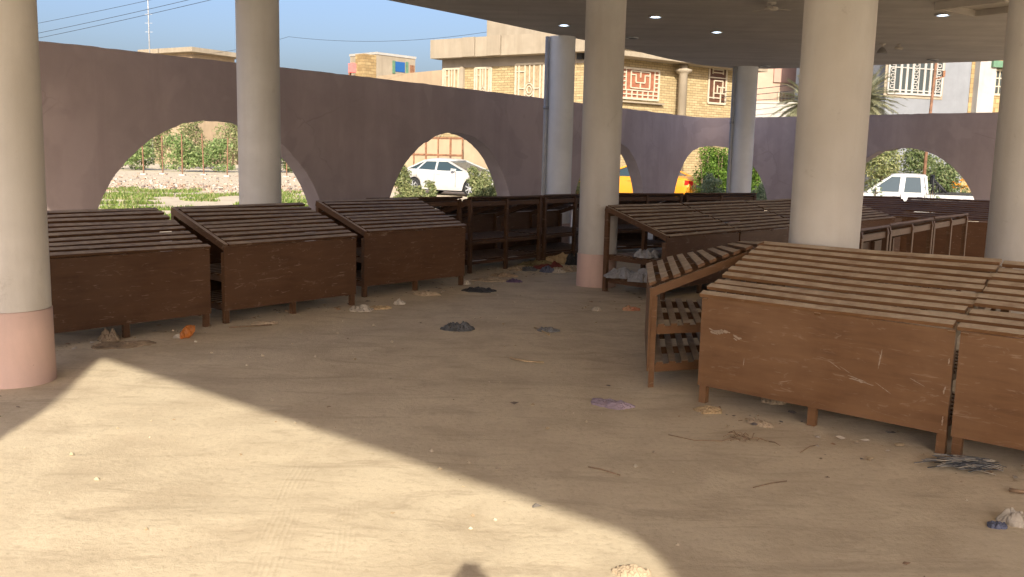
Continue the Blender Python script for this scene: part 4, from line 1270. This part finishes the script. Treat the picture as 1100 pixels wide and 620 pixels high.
# rusty pole
p = at(998.5, 120, 38)
e = empty('rusty_pole', (p.x, p.y, -0.45)); tag(e, 'thin rusty iron pole before the wide white window screen', 'pole')
m = MB(); m.tube([(0, 0, 0), (0.02, 0, 3.5), (0.10, 0, 6.6)], [0.07, 0.06, 0.05], 10); m.build('shaft', RUST2, e)
m = MB(); m.bar((0.02, 0, 5.5), (0.42, -0.05, 5.62), 0.05, 0.05); m.bar((0.42, -0.05, 5.62), (0.42, -0.05, 5.85), 0.09, 0.09); m.build('bracket', RUST, e)
# palms
def palm(px, py, Y, R_, n, seed, label):
    rnd = random.Random(seed)
    c = at(px, py, Y); zb = -0.45 if c.x > 12 else 0
    e = empty('date_palm', (c.x, c.y, zb)); tag(e, label, 'palm tree', 'palms before the houses')
    H_ = c.z - zb
    m = MB(); m.tube([(0.1, 0, -0.1), (0.05, 0.03, H_ * 0.5), (0, 0, H_)], [0.22, 0.18, 0.16], 12); m.build('trunk', BARK, e)
    m = MB()
    for k in range(n):
        a = rnd.uniform(0, 6.28); el = rnd.uniform(-0.5, 1.25); l = R_ * rnd.uniform(0.75, 1.1)
        prev = Vector((0, 0, H_)); d = Vector((math.cos(a) * math.cos(el), math.sin(a) * math.cos(el), math.sin(el)))
        pts = [prev]
        for s in range(9):
            d = (d + Vector((0, 0, -0.11))).normalized(); prev = prev + d * l / 9; pts.append(prev)
        m.tube(pts, [0.022 * (1 - i / 11) for i in range(10)], 4, cap=False)
        for i in range(1, 10):
            for q in (0, 0.2, 0.4, 0.6, 0.8):
                b = pts[i - 1].lerp(pts[i], q); t = (pts[i] - pts[i - 1]).normalized()
                sd = t.cross(Vector((0, 0, 1))); sd.normalize()
                ll = 0.42 * R_ / 2 * (1 - 0.06 * i) * rnd.uniform(0.8, 1.1)
                for s in (1, -1):
                    tip = b + (t * 0.75 + sd * s * 0.75 + Vector((0, 0, rnd.uniform(-0.25, 0.25)))) * ll
                    wv = t * 0.017
                    m.add([b - wv, b + wv, tip], [(0, 1, 2)])
    m.build('crown', LEAF_PALM, e, fix=False)
palm(868, 113, 36, 1.5, 90, 3, 'date palm showing left of the thick middle column')
palm(926, 111, 37, 1.65, 150, 4, 'date palm showing right of the thick middle column')
# overhead wires
def wire(pts, r, label, sag=0.4):
    P = []
    for (a, b) in zip(pts, pts[1:]):
        for k in range(14):
            t = k / 14; q = a.lerp(b, t); q.z -= sag * 4 * t * (1 - t); P.append(q)
    P.append(pts[-1])
    m = MB(); m.tube(P, r, 5); o = m.build('power_line', DARKTRIM)
    tag(o, label, 'wire', 'overhead wires')
wire([at(-60, 43, 42), at(240, -18, 34)], 0.008, 'upper of the three wires at top left', 0.1)
wire([at(-60, 55, 42), at(260, -14, 34)], 0.009, 'middle of the three wires at top left', 0.1)
wire([at(-60, 60.5, 42), at(280, -13, 34)], 0.009, 'lowest of the three wires at top left', 0.1)
wire([at(140, 58, 60), at(310, 39.5, 56), at(560, 28, 50)], 0.010, 'single wire crossing the sky to the stone house', 0.5)
wire([at(740, 101, 44), at(900, 84, 44)], 0.016, 'upper wire before the peach house', 0.1)
wire([at(740, 106, 44), at(900, 91, 44)], 0.016, 'middle wire before the peach house', 0.1)
wire([at(740, 109, 44), at(900, 101, 44)], 0.016, 'lower wire before the peach house', 0.1)

# ------------------------------------------------------------------ litter on the ground
def sheet_litter(name, px, py, w, d, h, mat, label, cat, seed, yaw=0.0, group=None, rough=2.1, jag=0.35, N=26):
    """a crumpled film or cloth lying on the ground: thin closed skin with folds and a ragged outline"""
    c = flat(px, py, 0); m = MB(); g = Vector((seed * 3.7, seed * 1.9, 0))
    top = []
    for i in range(N + 1):
        for j in range(N + 1):
            u, v = 2 * i / N - 1, 2 * j / N - 1
            x = u * math.sqrt(1 - v * v / 2); y = v * math.sqrt(1 - u * u / 2)
            a = math.atan2(y, x); r = math.hypot(x, y)
            k = 1 + jag * mn.noise(Vector((math.cos(a) * 1.6, math.sin(a) * 1.6, seed))) + 0.5 * jag * mn.noise(Vector((math.cos(a) * 5, math.sin(a) * 5, seed + 5)))
            X, Y = x * k * w / 2, y * k * d / 2
            f = abs(mn.noise(Vector((x * rough, y * rough, 0)) + g)) + 0.3 * abs(mn.noise(Vector((x * rough * 2.3, y * rough * 2.3, 3)) + g))
            z = h * (0.30 + 1.0 * f) * (1 - r ** 3) + 0.012 + 0.012 * mn.noise(Vector((x * 4, y * 4, 8)) + g)
            top.append((X, Y, max(0.004, z)))
    n = N + 1; vs = top + [(x, y, -0.012) for x, y, z in top]; o = n * n
    fs = [(i * n + j, (i + 1) * n + j, (i + 1) * n + j + 1, i * n + j + 1) for i in range(N) for j in range(N)]
    ring = [i * n for i in range(n)] + [N * n + j for j in range(1, n)] + [i * n + N for i in range(N - 1, -1, -1)] + [j for j in range(N - 1, 0, -1)]
    fs += [(ring[k], ring[(k + 1) % len(ring)], o + ring[(k + 1) % len(ring)], o + ring[k]) for k in range(len(ring))]
    m.add(vs, fs, False)
    ob = m.build(name, mat); ob.location = (c.x, c.y, ground_z(c.x, c.y)); ob.rotation_euler.z = yaw
    tag(ob, label, cat, group)
    return ob
PURPLE = simple('lilac_film', (0.30, 0.235, 0.27), 0.45, 0.35, 10, 0.6, 30, dist=0.01)
CARD = simple('cardboard', (0.40, 0.29, 0.16), 0.9, 0.3, 8, 0.4, 50)
CARD2 = simple('dusty_cardboard', (0.36, 0.28, 0.19), 0.9, 0.35, 8, 0.5, 30)
CLOTH = simple('faded_cloth', (0.27, 0.20, 0.13), 0.95, 0.45, 9, 0.7, 25, dist=0.012)
ORANGE = simple('orange_packet', (0.42, 0.14, 0.03), 0.45, 0.5, 12, 0.4, 40)
PALE = simple('pale_paper', (0.42, 0.37, 0.30), 0.8, 0.3, 12, 0.5, 40)
REDC = simple('red_cloth', (0.15, 0.035, 0.03), 0.9, 0.4, 9, 0.6, 25)
OLIVEC = simple('olive_cloth', (0.19, 0.15, 0.075), 0.9, 0.4, 9, 0.6, 25)
VIOLET = simple('violet_film', (0.075, 0.045, 0.09), 0.5, 0.4, 9, 0.5, 25)
WHITEB = simple('white_sack', (0.30, 0.30, 0.31), 0.6, 0.3, 7, 0.6, 20, dist=0.012)
BLUEC = simple('blue_grey_film', (0.10, 0.11, 0.16), 0.5, 0.4, 9, 0.5, 25)
GREYC = simple('grey_tile_rag', (0.17, 0.17, 0.17), 0.8, 0.35, 9, 0.5, 25)
sheet_litter('plastic_bag', 493, 354, 0.31, 0.22, 0.075, GREYBAG, 'crumpled dark grey plastic bag alone in mid yard', 'bag', 1, rough=3.6)
sheet_litter('plastic_bag', 514, 313, 0.38, 0.22, 0.05, BLACKP, 'flattened black plastic bag by the third stand', 'bag', 2, rough=3.4)
sheet_litter('plastic_bag', 657, 434.5, 0.30, 0.15, 0.030, PURPLE, 'lilac plastic bag lying flat before the end-on stand', 'bag', 3, yaw=-0.5, rough=2.2)
sheet_litter('rag', 588, 356, 0.20, 0.16, 0.03, GREYC, 'small grey rag right of the dark grey bag', 'rag', 4)
sheet_litter('rag', 130, 371, 0.50, 0.24, 0.02, CLOTH, 'flat brown rag at the foot of the leftmost stand', 'rag', 5, yaw=0.5)
sheet_litter('rag', 118, 366, 0.20, 0.14, 0.10, CLOTH, 'crumpled brown rag heaped on the flat rag', 'rag', 6)
sheet_litter('paper_scrap', 388, 334, 0.24, 0.2, 0.05, PALE, 'pale crumpled paper before the gap between second and third stand', 'paper', 7)
sheet_litter('cardboard_scrap', 407, 332, 0.28, 0.14, 0.02, CARD, 'brown cardboard strip beside the pale crumpled paper', 'cardboard', 8, yaw=0.3)
sheet_litter('cardboard_scrap', 283, 348, 0.22, 0.10, 0.015, CARD2, 'dusty cardboard flap before the second stand', 'cardboard', 9, yaw=0.4)
sheet_litter('cardboard_scrap', 761, 442, 0.19, 0.13, 0.022, CARD, 'bent yellow cardboard by the left leg of the big stand', 'cardboard', 10, yaw=-0.2)
sheet_litter('cardboard_scrap', 815, 456, 0.18, 0.09, 0.018, CARD2, 'small dusty carton before the big stand', 'cardboard', 11, yaw=-0.9)
sheet_litter('paper_scrap', 1092, 562, 0.16, 0.10, 0.06, PALE, 'crumpled pale wrapper at the lower right edge', 'paper', 12, yaw=-0.6)
sheet_litter('plastic_scrap', 1071, 566, 0.09, 0.06, 0.015, BLUEC, 'small blue grey plastic scrap beside the pale wrapper', 'plastic', 13)
sheet_litter('rag', 590, 289, 0.50, 0.26, 0.10, REDC, 'red cloth in the litter heap below the open backed stand', 'rag', 14)
sheet_litter('rag', 577, 285, 0.55, 0.30, 0.09, OLIVEC, 'olive cloth in the litter heap behind the red cloth', 'rag', 15)
sheet_litter('plastic_bag', 588, 279, 0.32, 0.26, 0.26, BLACKP, 'upright black bag in the litter heap by the shelves', 'bag', 16)
sheet_litter('cardboard_scrap', 602, 283, 0.60, 0.30, 0.20, CARD, 'large torn cardboard in the litter heap left of the plinth column', 'cardboard', 17)
sheet_litter('plastic_bag', 615, 284, 0.26, 0.22, 0.20, BLACKP, 'black bag in the litter heap next to the plinth column', 'bag', 18)
sheet_litter('plastic_bag', 588, 292.5, 0.22, 0.18, 0.10, BLUEC, 'bluish film in the litter heap before the torn cardboard', 'bag', 19)
sheet_litter('plastic_scrap', 553, 303, 0.22, 0.14, 0.03, VIOLET, 'violet plastic scrap before the litter heap', 'plastic', 20)
sheet_litter('cardboard_scrap', 527, 301, 0.50, 0.24, 0.03, CARD2, 'dusty cardboard on the floor before the open shelves', 'cardboard', 21)
sheet_litter('paper_scrap', 640, 333, 0.11, 0.09, 0.04, PALE, 'small pale paper ball in front of the plinth column', 'paper', 22)
sheet_litter('snack_wrapper', 678, 333, 0.20, 0.11, 0.035, simple('red_wrapper', (0.42, 0.14, 0.09), 0.5, 0.5, 14, 0.3, 40, c2=(0.5, 0.36, 0.2)), 'red and tan wrapper left of the end-on stand', 'wrapper', 23)
sheet_litter('paper_scrap', 500, 305, 0.12, 0.10, 0.06, PALE, 'pale paper ball at the right leg of the third stand', 'paper', 24)
p0_ = flat(677, 617, 0)
sheet_litter('paper_scrap', 678, 617, 0.13, 0.08, 0.030, CARD2, 'sunlit pale paper scrap at the bottom edge', 'paper', 25)
sheet_litter('cardboard_scrap', 832, 432, 0.16, 0.14, 0.06, CARD2, 'dusty carton piece under the big stand', 'cardboard', 26)
sheet_litter('cardboard_scrap', 560, 290, 0.40, 0.24, 0.05, CARD2, 'dusty carton flap at the left end of the litter heap', 'cardboard', 51, yaw=0.4, rough=3.0)
sheet_litter('rag', 541, 297, 0.34, 0.18, 0.05, CLOTH, 'brown rag between the carton flap and the black bag', 'rag', 52, rough=3.2)
sheet_litter('cardboard_scrap', 610, 291, 0.40, 0.20, 0.07, CARD2, 'crushed carton at the foot of the plinth column', 'cardboard', 53, rough=3.0)
sheet_litter('paper_scrap', 599, 293, 0.20, 0.12, 0.05, PALE, 'pale paper between bluish film and crushed carton', 'paper', 54, rough=3.0)
sheet_litter('plastic_bag', 568, 291, 0.24, 0.16, 0.06, GREYBAG, 'small grey bag beside the red cloth', 'bag', 55, rough=3.4)
sheet_litter('paper_scrap', 429, 327, 0.13, 0.10, 0.05, PALE, 'small pale paper ball under the third stand', 'paper', 56)
sheet_litter('cardboard_scrap', 458, 317, 0.26, 0.14, 0.04, CARD2, 'dusty carton strip under the third stand', 'cardboard', 57)
# white sacks on the shelf of the stand beside the plinth column
for k, (px, py, Yy, z, w, h) in enumerate(((668, 295, 11.2, 0.185, 0.42, 0.12), (690, 292, 10.9, 0.185, 0.34, 0.14), (695, 268, 11.0, 0.465, 0.28, 0.10))):
    q = at(px, py, Yy)
    o = sheet_litter('white_sack', px, py, w, 0.26, h, WHITEB, ('white plastic sack lying left on the bottom shelf of the stand by the plinth column', 'white plastic sack lying right on the bottom shelf of the stand by the plinth column', 'white plastic sack on the upper shelf of the stand by the plinth column')[k], 'sack', 30 + k)
    o.location = (q.x, q.y, z + 0.012)
# orange packet standing up
p = flat(195, 364, 0)
e = empty('snack_packet', (p.x, p.y, 0), 0.5); e.scale = (0.82, 0.82, 0.82); tag(e, 'crumpled orange packet with white end before the leftmost stand', 'packet')
m = MB(); rnd = random.Random(9)
rows = []
for i in range(9):
    t = i / 8; x = -0.02 + 0.15 * t; zc = 0.03 + 0.07 * t; r_ = 0.02 + 0.045 * math.sin(t * 2.6 + 0.2)
    rows.append([(x + rnd.uniform(-.006, .006), math.cos(k * math.pi / 5) * 0.05 * (0.6 + t * .5) + rnd.uniform(-.008, .008), max(0.004, zc + math.sin(k * math.pi / 5) * r_ * 1.15 + rnd.uniform(-.008, .008))) for k in range(10)])
n = 10; vs = [q for r_ in rows for q in r_]
m.add(vs, [(i * n + k, i * n + (k + 1) % n, (i + 1) * n + (k + 1) % n, (i + 1) * n + k) for i in range(8) for k in range(n)] + [tuple(range(n))[::-1], tuple(8 * n + k for k in range(n))])
m.build('foil', ORANGE, e)
m = MB(); m.add([(-0.02, -0.035, 0.008), (-0.02, 0.035, 0.01), (-0.085, 0.045, 0.004), (-0.09, -0.03, 0.02), (-0.02, 0.0, 0.06), (-0.07, 0.0, 0.045)], [(0, 1, 2, 3), (0, 4, 1), (1, 4, 5, 2), (0, 3, 5, 4), (3, 2, 5)]); m.build('torn_end', PALE, e)
# bundle of grey packing straps in front of the stands
p = flat(1036, 503, 0)
m = MB(); rnd = random.Random(21)
for k in range(70):
    a = rnd.gauss(-0.25, 0.35); l = rnd.uniform(0.10, 0.30); cx = rnd.gauss(0, 0.055); cy = rnd.gauss(0, 0.035); z = abs(rnd.gauss(0.012, 0.018)) + 0.004
    P = []
    for s in range(5):
        t = s / 4 - 0.5
        P.append((cx + math.cos(a) * l * t + rnd.uniform(-.005, .005), cy + math.sin(a) * l * t + 0.05 * (t * t - 0.1) * rnd.uniform(-1, 1), z + 0.03 * (0.25 - t * t) + rnd.uniform(0, 0.006)))
    for q, r_ in zip(P, P[1:]): m.bar(q, r_, 0.010, 0.0025)
o = m.build('strap_bundle', mat_island('grey_strap', [(0.05, 0.055, 0.065), (0.12, 0.125, 0.13), (0.24, 0.235, 0.22), (0.42, 0.37, 0.29)], 0.5)); o.location = (p.x, p.y, 0.004)
tag(o, 'tangled bundle of grey packing straps before the front stands', 'straps')
# twigs and string
def twig(pts, r, mat, label, name='twig', extra=0, seed=0):
    rnd = random.Random(seed)
    P = [flat(a, b, 0) + Vector((0, 0, r + 0.003 + c)) for a, b, c in pts]
    o0 = P[0].copy(); m = MB(); m.tube([q - o0 for q in P], r, 6)
    for k in range(extra):
        q = P[-1] - o0 + Vector((rnd.gauss(0, 0.06), rnd.gauss(0, 0.035), 0.004))
        a = rnd.uniform(0, 6.28); l = rnd.uniform(0.04, 0.14)
        m.tube([q, q + Vector((math.cos(a) * l * .5, math.sin(a) * l * .4, rnd.uniform(0.005, 0.03))), q + Vector((math.cos(a) * l, math.sin(a) * l * .8, 0.004))], 0.003, 5)
    o = m.build(name, mat); o.location = o0
    tag(o, label, 'twig' if name == 'twig' else 'string')
DRY = simple('dry_twig', (0.27, 0.185, 0.115), 0.9, 0.4, 20, 0.3, 60)
TANT = simple('tan_straw', (0.40, 0.30, 0.18), 0.9, 0.3, 20, 0.3, 60)
twig([(718, 468, 0), (745, 474, 0.0), (775, 475, 0), (795, 471, 0.01), (806, 474, 0)], 0.0032, DRY, 'thin string with frayed end before the big stand', 'string', 13, 4)
twig([(632, 503, 0), (645, 506, 0.003), (666, 512, 0)], 0.0045, DRY, 'short dark twig in the middle foreground')
twig([(809, 525, 0), (828, 521, 0.003), (845, 518, 0)], 0.003, DRY, 'thin twig below the big stand at right')
twig([(548, 386, 0), (565, 390, 0.004), (584, 391, 0)], 0.009, TANT, 'tan stick lying in mid yard below the grey rag')
twig([(1084, 529, 0), (1096, 532, 0.004), (1108, 532, 0)], 0.011, DRY, 'dark stick at the right edge below the strap bundle')
twig([(574, 353, 0), (582, 357, 0.002), (590, 361, 0)], 0.008, TANT, 'pale stick beside the small grey rag')
twig([(246, 353, 0), (262, 352, 0.003), (292, 350, 0)], 0.006, DRY, 'thin twig before the second stand')
twig([(860, 487, 0), (870, 481, 0.002), (878, 479, 0)], 0.0025, DRY, 'tiny twig before the middle leg of the big stand')
# loose pebbles and clods
rnd = random.Random(31); pts = []
for _ in range(420):
    x = rnd.uniform(-4.5, 4.5); y = rnd.uniform(3.2, 14)
    pts.append((x, y, rnd.choice((0.004, 0.005, 0.007, 0.010, 0.014))))
def pebble(p):
    x, y, r = p; c = Vector((x, y, ground_z(x, y) + r * 0.35)); v = []
    for s in ((1, 0, 0), (0, 1, 0), (-1, 0, 0), (0, -1, 0), (0, 0, .8), (0, 0, -.6)):
        v.append(tuple(c + Vector(s) * r * rnd.uniform(.7, 1.3)))
    return v, [(0, 1, 4), (1, 2, 4), (2, 3, 4), (3, 0, 4), (1, 0, 5), (2, 1, 5), (3, 2, 5), (0, 3, 5)]
tag(scatter_mesh('pebbles', mat_island('pebble_stone', [(0.30, 0.22, 0.14), (0.45, 0.35, 0.22), (0.55, 0.47, 0.36), (0.20, 0.15, 0.10)]), pts, pebble), 'loose pebbles and clods scattered over the sandy yard', 'pebbles', kind='stuff')
# pale scuffs and scratches on the panel of the big front stand
BIG = [o for o in SC.objects if o.get('label', '').startswith('big red brown stand')][0]
PANEL = [c for c in BIG.children if c.name.startswith('front_panel')][0]
SCUFF = simple('pale_scuff', (0.36, 0.285, 0.215), 0.9, 0.3, 30, 0.0)
rnd = random.Random(44)
def smear(cx, cz, l, h, ang, n=12):
    m = MB()
    c, s_ = math.cos(ang), math.sin(ang)
    top = []; bot = []
    for k in range(n + 1):
        t = k / n * 2 - 1; env = (1 - t * t) ** 0.6
        x = l / 2 * t
        a = h * env * rnd.uniform(0.15, 1.0) / 2; b = -h * env * rnd.uniform(0.1, 1.0) / 2
        top.append((cx + x * c - a * s_, -0.0016, cz + x * s_ + a * c)); bot.append((cx + x * c - b * s_, -0.0016, cz + x * s_ + b * c))
    v = bot + top
    m.add(v, [(k, k + 1, n + 2 + k, n + 1 + k) for k in range(n)])
    m.build('scuff_mark', SCUFF, PANEL, fix=False)
for k in range(7): smear(-0.665 + rnd.gauss(0, 0.03), 0.505 + rnd.gauss(0, 0.010), rnd.uniform(0.04, 0.11), rnd.uniform(0.012, 0.03), rnd.uniform(-0.5, 0.1))
for k in range(4): smear(-0.53 + rnd.gauss(0, 0.02), 0.495 + rnd.gauss(0, 0.008), rnd.uniform(0.02, 0.05), rnd.uniform(0.008, 0.02), rnd.uniform(-0.4, 0.3))
for (x, z, l, h, a) in ((0.13, 0.42, 0.10, 0.006, -0.5), (0.20, 0.40, 0.09, 0.005, -0.45), (0.30, 0.345, 0.16, 0.016, -0.12), (0.27, 0.36, 0.12, 0.008, -0.2), (0.40, 0.50, 0.13, 0.010, 1.45), (0.43, 0.33, 0.12, 0.006, -0.5),
                        (-0.47, 0.335, 0.06, 0.008, 1.5), (0.62, 0.40, 0.10, 0.005, -0.4), (-0.18, 0.26, 0.10, 0.004, 0.3), (0.77, 0.38, 0.05, 0.014, 1.4), (0.78, 0.55, 0.04, 0.012, 1.5), (0.775, 0.20, 0.06, 0.012, 1.55)):
    smear(x, z, l, h, a)

# ------------------------------------------------------------------ the photographer, whose shadow falls into the picture
def skin(name, joints, edges, mat, parent, sub=2, root=0):
    me = bpy.data.meshes.new(name)
    me.from_pydata([j[:3] for j in joints], edges, [])
    o = bpy.data.objects.new(name, me); COL.objects.link(o)
    o.parent = parent
    md = o.modifiers.new('skin', 'SKIN')
    sv = me.skin_vertices[0].data if me.skin_vertices else None
    if sv is None:
        bm = bmesh.new(); bm.from_mesh(me); bm.verts.layers.skin.verify(); bm.to_mesh(me); bm.free()
        sv = me.skin_vertices[0].data
    for i, j in enumerate(joints):
        sv[i].radius = (j[3], j[4] if len(j) > 4 else j[3])
        sv[i].use_root = (i == root)
    sb = o.modifiers.new('smooth', 'SUBSURF'); sb.levels = sub; sb.render_levels = sub
    me.materials.append(mat)
    return o
SKINM = simple('skin', (0.42, 0.26, 0.18), 0.55, 0.1, 6, 0.1)
SHIRT = simple('blue_shirt', (0.10, 0.14, 0.22), 0.9, 0.2, 6, 0.3, 40)
TROUS = simple('dark_trousers', (0.045, 0.045, 0.05), 0.9, 0.2, 6, 0.3, 40)
ph = empty('person', (0, -0.42, 0))
tag(ph, 'standing photographer in a blue shirt holding up a phone, shadow at the bottom edge', 'person')
J = [(0, 0, 0.95, 0.15, 0.11), (0, 0.0, 1.12, 0.145, 0.105), (0, 0.0, 1.30, 0.165, 0.115), (0, -0.01, 1.43, 0.13, 0.09), (0, 0.0, 1.50, 0.055, 0.055), (0, 0.015, 1.57, 0.068, 0.08), (0, 0.015, 1.655, 0.078, 0.095), (0, 0.0, 1.725, 0.055, 0.07)]
Ed = [(i, i + 1) for i in range(7)]
for s in (1, -1):
    b = len(J)
    J += [(s * 0.09, 0, 0.88, 0.10), (s * 0.105, 0.01, 0.50, 0.062), (s * 0.115, -0.02, 0.10, 0.042), (s * 0.12, 0.03, 0.045, 0.042), (s * 0.125, 0.15, 0.03, 0.032)]
    Ed += [(0, b), (b, b + 1), (b + 1, b + 2), (b + 2, b + 3), (b + 3, b + 4)]
    b = len(J)
    J += [(s * 0.185, -0.01, 1.42, 0.062), (s * 0.27, 0.12, 1.20, 0.043), (s * 0.105, 0.30, 1.44, 0.028), (s * 0.080, 0.350, 1.52, 0.030)]
    Ed += [(3, b), (b, b + 1), (b + 1, b + 2), (b + 2, b + 3)]
    w = b + 3
    for k, (dz, l) in enumerate(((0.055, 0.060), (0.038, 0.068), (0.020, 0.064), (0.004, 0.050))):
        b = len(J)
        J += [(s * 0.074, 0.378, 1.53 + dz * 0.9, 0.0095), (s * 0.056, 0.405, 1.54 + dz * 1.3, 0.0085), (s * (0.056 - l * 0.45), 0.412, 1.548 + dz * 1.4, 0.0075)]
        Ed += [(w, b), (b, b + 1), (b + 1, b + 2)]
    b = len(J)
    J += [(s * 0.066, 0.352, 1.555, 0.011), (s * 0.048, 0.372, 1.585, 0.009), (s * 0.030, 0.381, 1.60, 0.008)]
    Ed += [(w, b), (b, b + 1), (b + 1, b + 2)]
skin('body', J, Ed, SKINM, ph)
skin('shirt', [(0, 0, 0.93, 0.165, 0.125), (0, 0, 1.12, 0.16, 0.12), (0, 0, 1.30, 0.18, 0.13), (0, -0.01, 1.43, 0.14, 0.10), (0.185, -0.01, 1.42, 0.074), (0.262, 0.11, 1.225, 0.056), (-0.185, -0.01, 1.42, 0.074), (-0.262, 0.11, 1.225, 0.056)],
     [(0, 1), (1, 2), (2, 3), (3, 4), (4, 5), (3, 6), (6, 7)], SHIRT, ph)
skin('trousers', [(0, 0, 0.95, 0.16, 0.12), (0.09, 0, 0.87, 0.112), (0.105, 0.01, 0.50, 0.078), (0.115, -0.015, 0.10, 0.066), (-0.09, 0, 0.87, 0.112), (-0.105, 0.01, 0.50, 0.078), (-0.115, -0.015, 0.10, 0.066)],
     [(0, 1), (1, 2), (2, 3), (0, 4), (4, 5), (5, 6)], TROUS, ph)
HAIR = simple('dark_hair', (0.02, 0.015, 0.012), 0.7, 0.3, 20, 0.5, 60)
skin('hair', [(0, -0.02, 1.67, 0.082, 0.085), (0, -0.01, 1.735, 0.066, 0.078), (0, 0.0, 1.755, 0.05, 0.06)], [(0, 1), (1, 2)], HAIR, ph)
m = MB()
for s in (1, -1):
    m.lathe([(0.001, 0.0), (0.008, 0.002), (0.011, 0.009), (0.008, 0.016), (0.001, 0.018)], 10, c=(s * 0.03, 0.094, 1.648), axis='y')
m.build('eye', simple('eye_white', (0.6, 0.58, 0.55), 0.3, 0.1, 5, 0.0), ph)
m = MB(); m.tube([(0, 0.098, 1.65), (0, 0.122, 1.612), (0, 0.108, 1.603)], [0.008, 0.014, 0.010], 8); m.build('nose', SKINM, ph)
m = MB(); m.tube([(-0.024, 0.088, 1.578), (0, 0.098, 1.577), (0.024, 0.088, 1.578)], [0.003, 0.007, 0.003], 8); m.build('mouth', simple('lips', (0.35, 0.16, 0.13), 0.5, 0.1, 5, 0.0), ph)
e = empty('mobile_phone', (0, -0.030, EYE)); tag(e, 'black mobile phone held up in both hands of the photographer', 'phone')
m = MB(); m.box(-0.038, 0.038, 0.0, 0.008, -0.145, 0.012); m.build('case', BLACKP, e)
m = MB(); m.box(-0.035, 0.035, -0.0015, -0.0003, -0.141, 0.008); m.build('screen', GREYPANE, e)

# small flakes of paper, leaf and bark blown against the stands
rnd = random.Random(61); pts = []
def near(x0, y0, x1, y1, n, sp):
    for _ in range(n):
        t = rnd.random(); pts.append((x0 + (x1 - x0) * t + rnd.gauss(0, sp), y0 + (y1 - y0) * t + rnd.gauss(0, sp)))
near(-3.9, 7.0, -0.6, 11.4, 150, 0.16); near(1.2, 6.0, 3.2, 4.3, 70, 0.20); near(-0.6, 12.3, 1.0, 13.9, 150, 0.28); near(1.2, 10.9, 2.0, 10.2, 40, 0.25)
for _ in range(45): pts.append((rnd.uniform(-3.5, 3.5), rnd.uniform(3.6, 12)))
def flake(p):
    x, y = p; r = rnd.choice((0.008, 0.012, 0.018, 0.03)); z = ground_z(x, y) + 0.004; a0 = rnd.uniform(0, 6.28)
    k = rnd.choice((4, 5, 6)); v = []
    for i in range(k):
        a = a0 + 6.283 * i / k; q = r * rnd.uniform(0.5, 1.3)
        v.append((x + math.cos(a) * q, y + math.sin(a) * q * 0.8, z + rnd.uniform(0, 0.5) * r))
    v.append((x, y, z + 0.5 * r))
    return v, [(i, (i + 1) % k, k) for i in range(k)]
tag(scatter_mesh('litter_flakes', mat_island('litter_flake', [(0.20, 0.14, 0.09), (0.34, 0.26, 0.16), (0.48, 0.42, 0.34), (0.10, 0.09, 0.085), (0.36, 0.22, 0.12)]), pts, flake), 'tiny flakes of paper and leaf blown over the sandy floor', 'litter', kind='stuff')
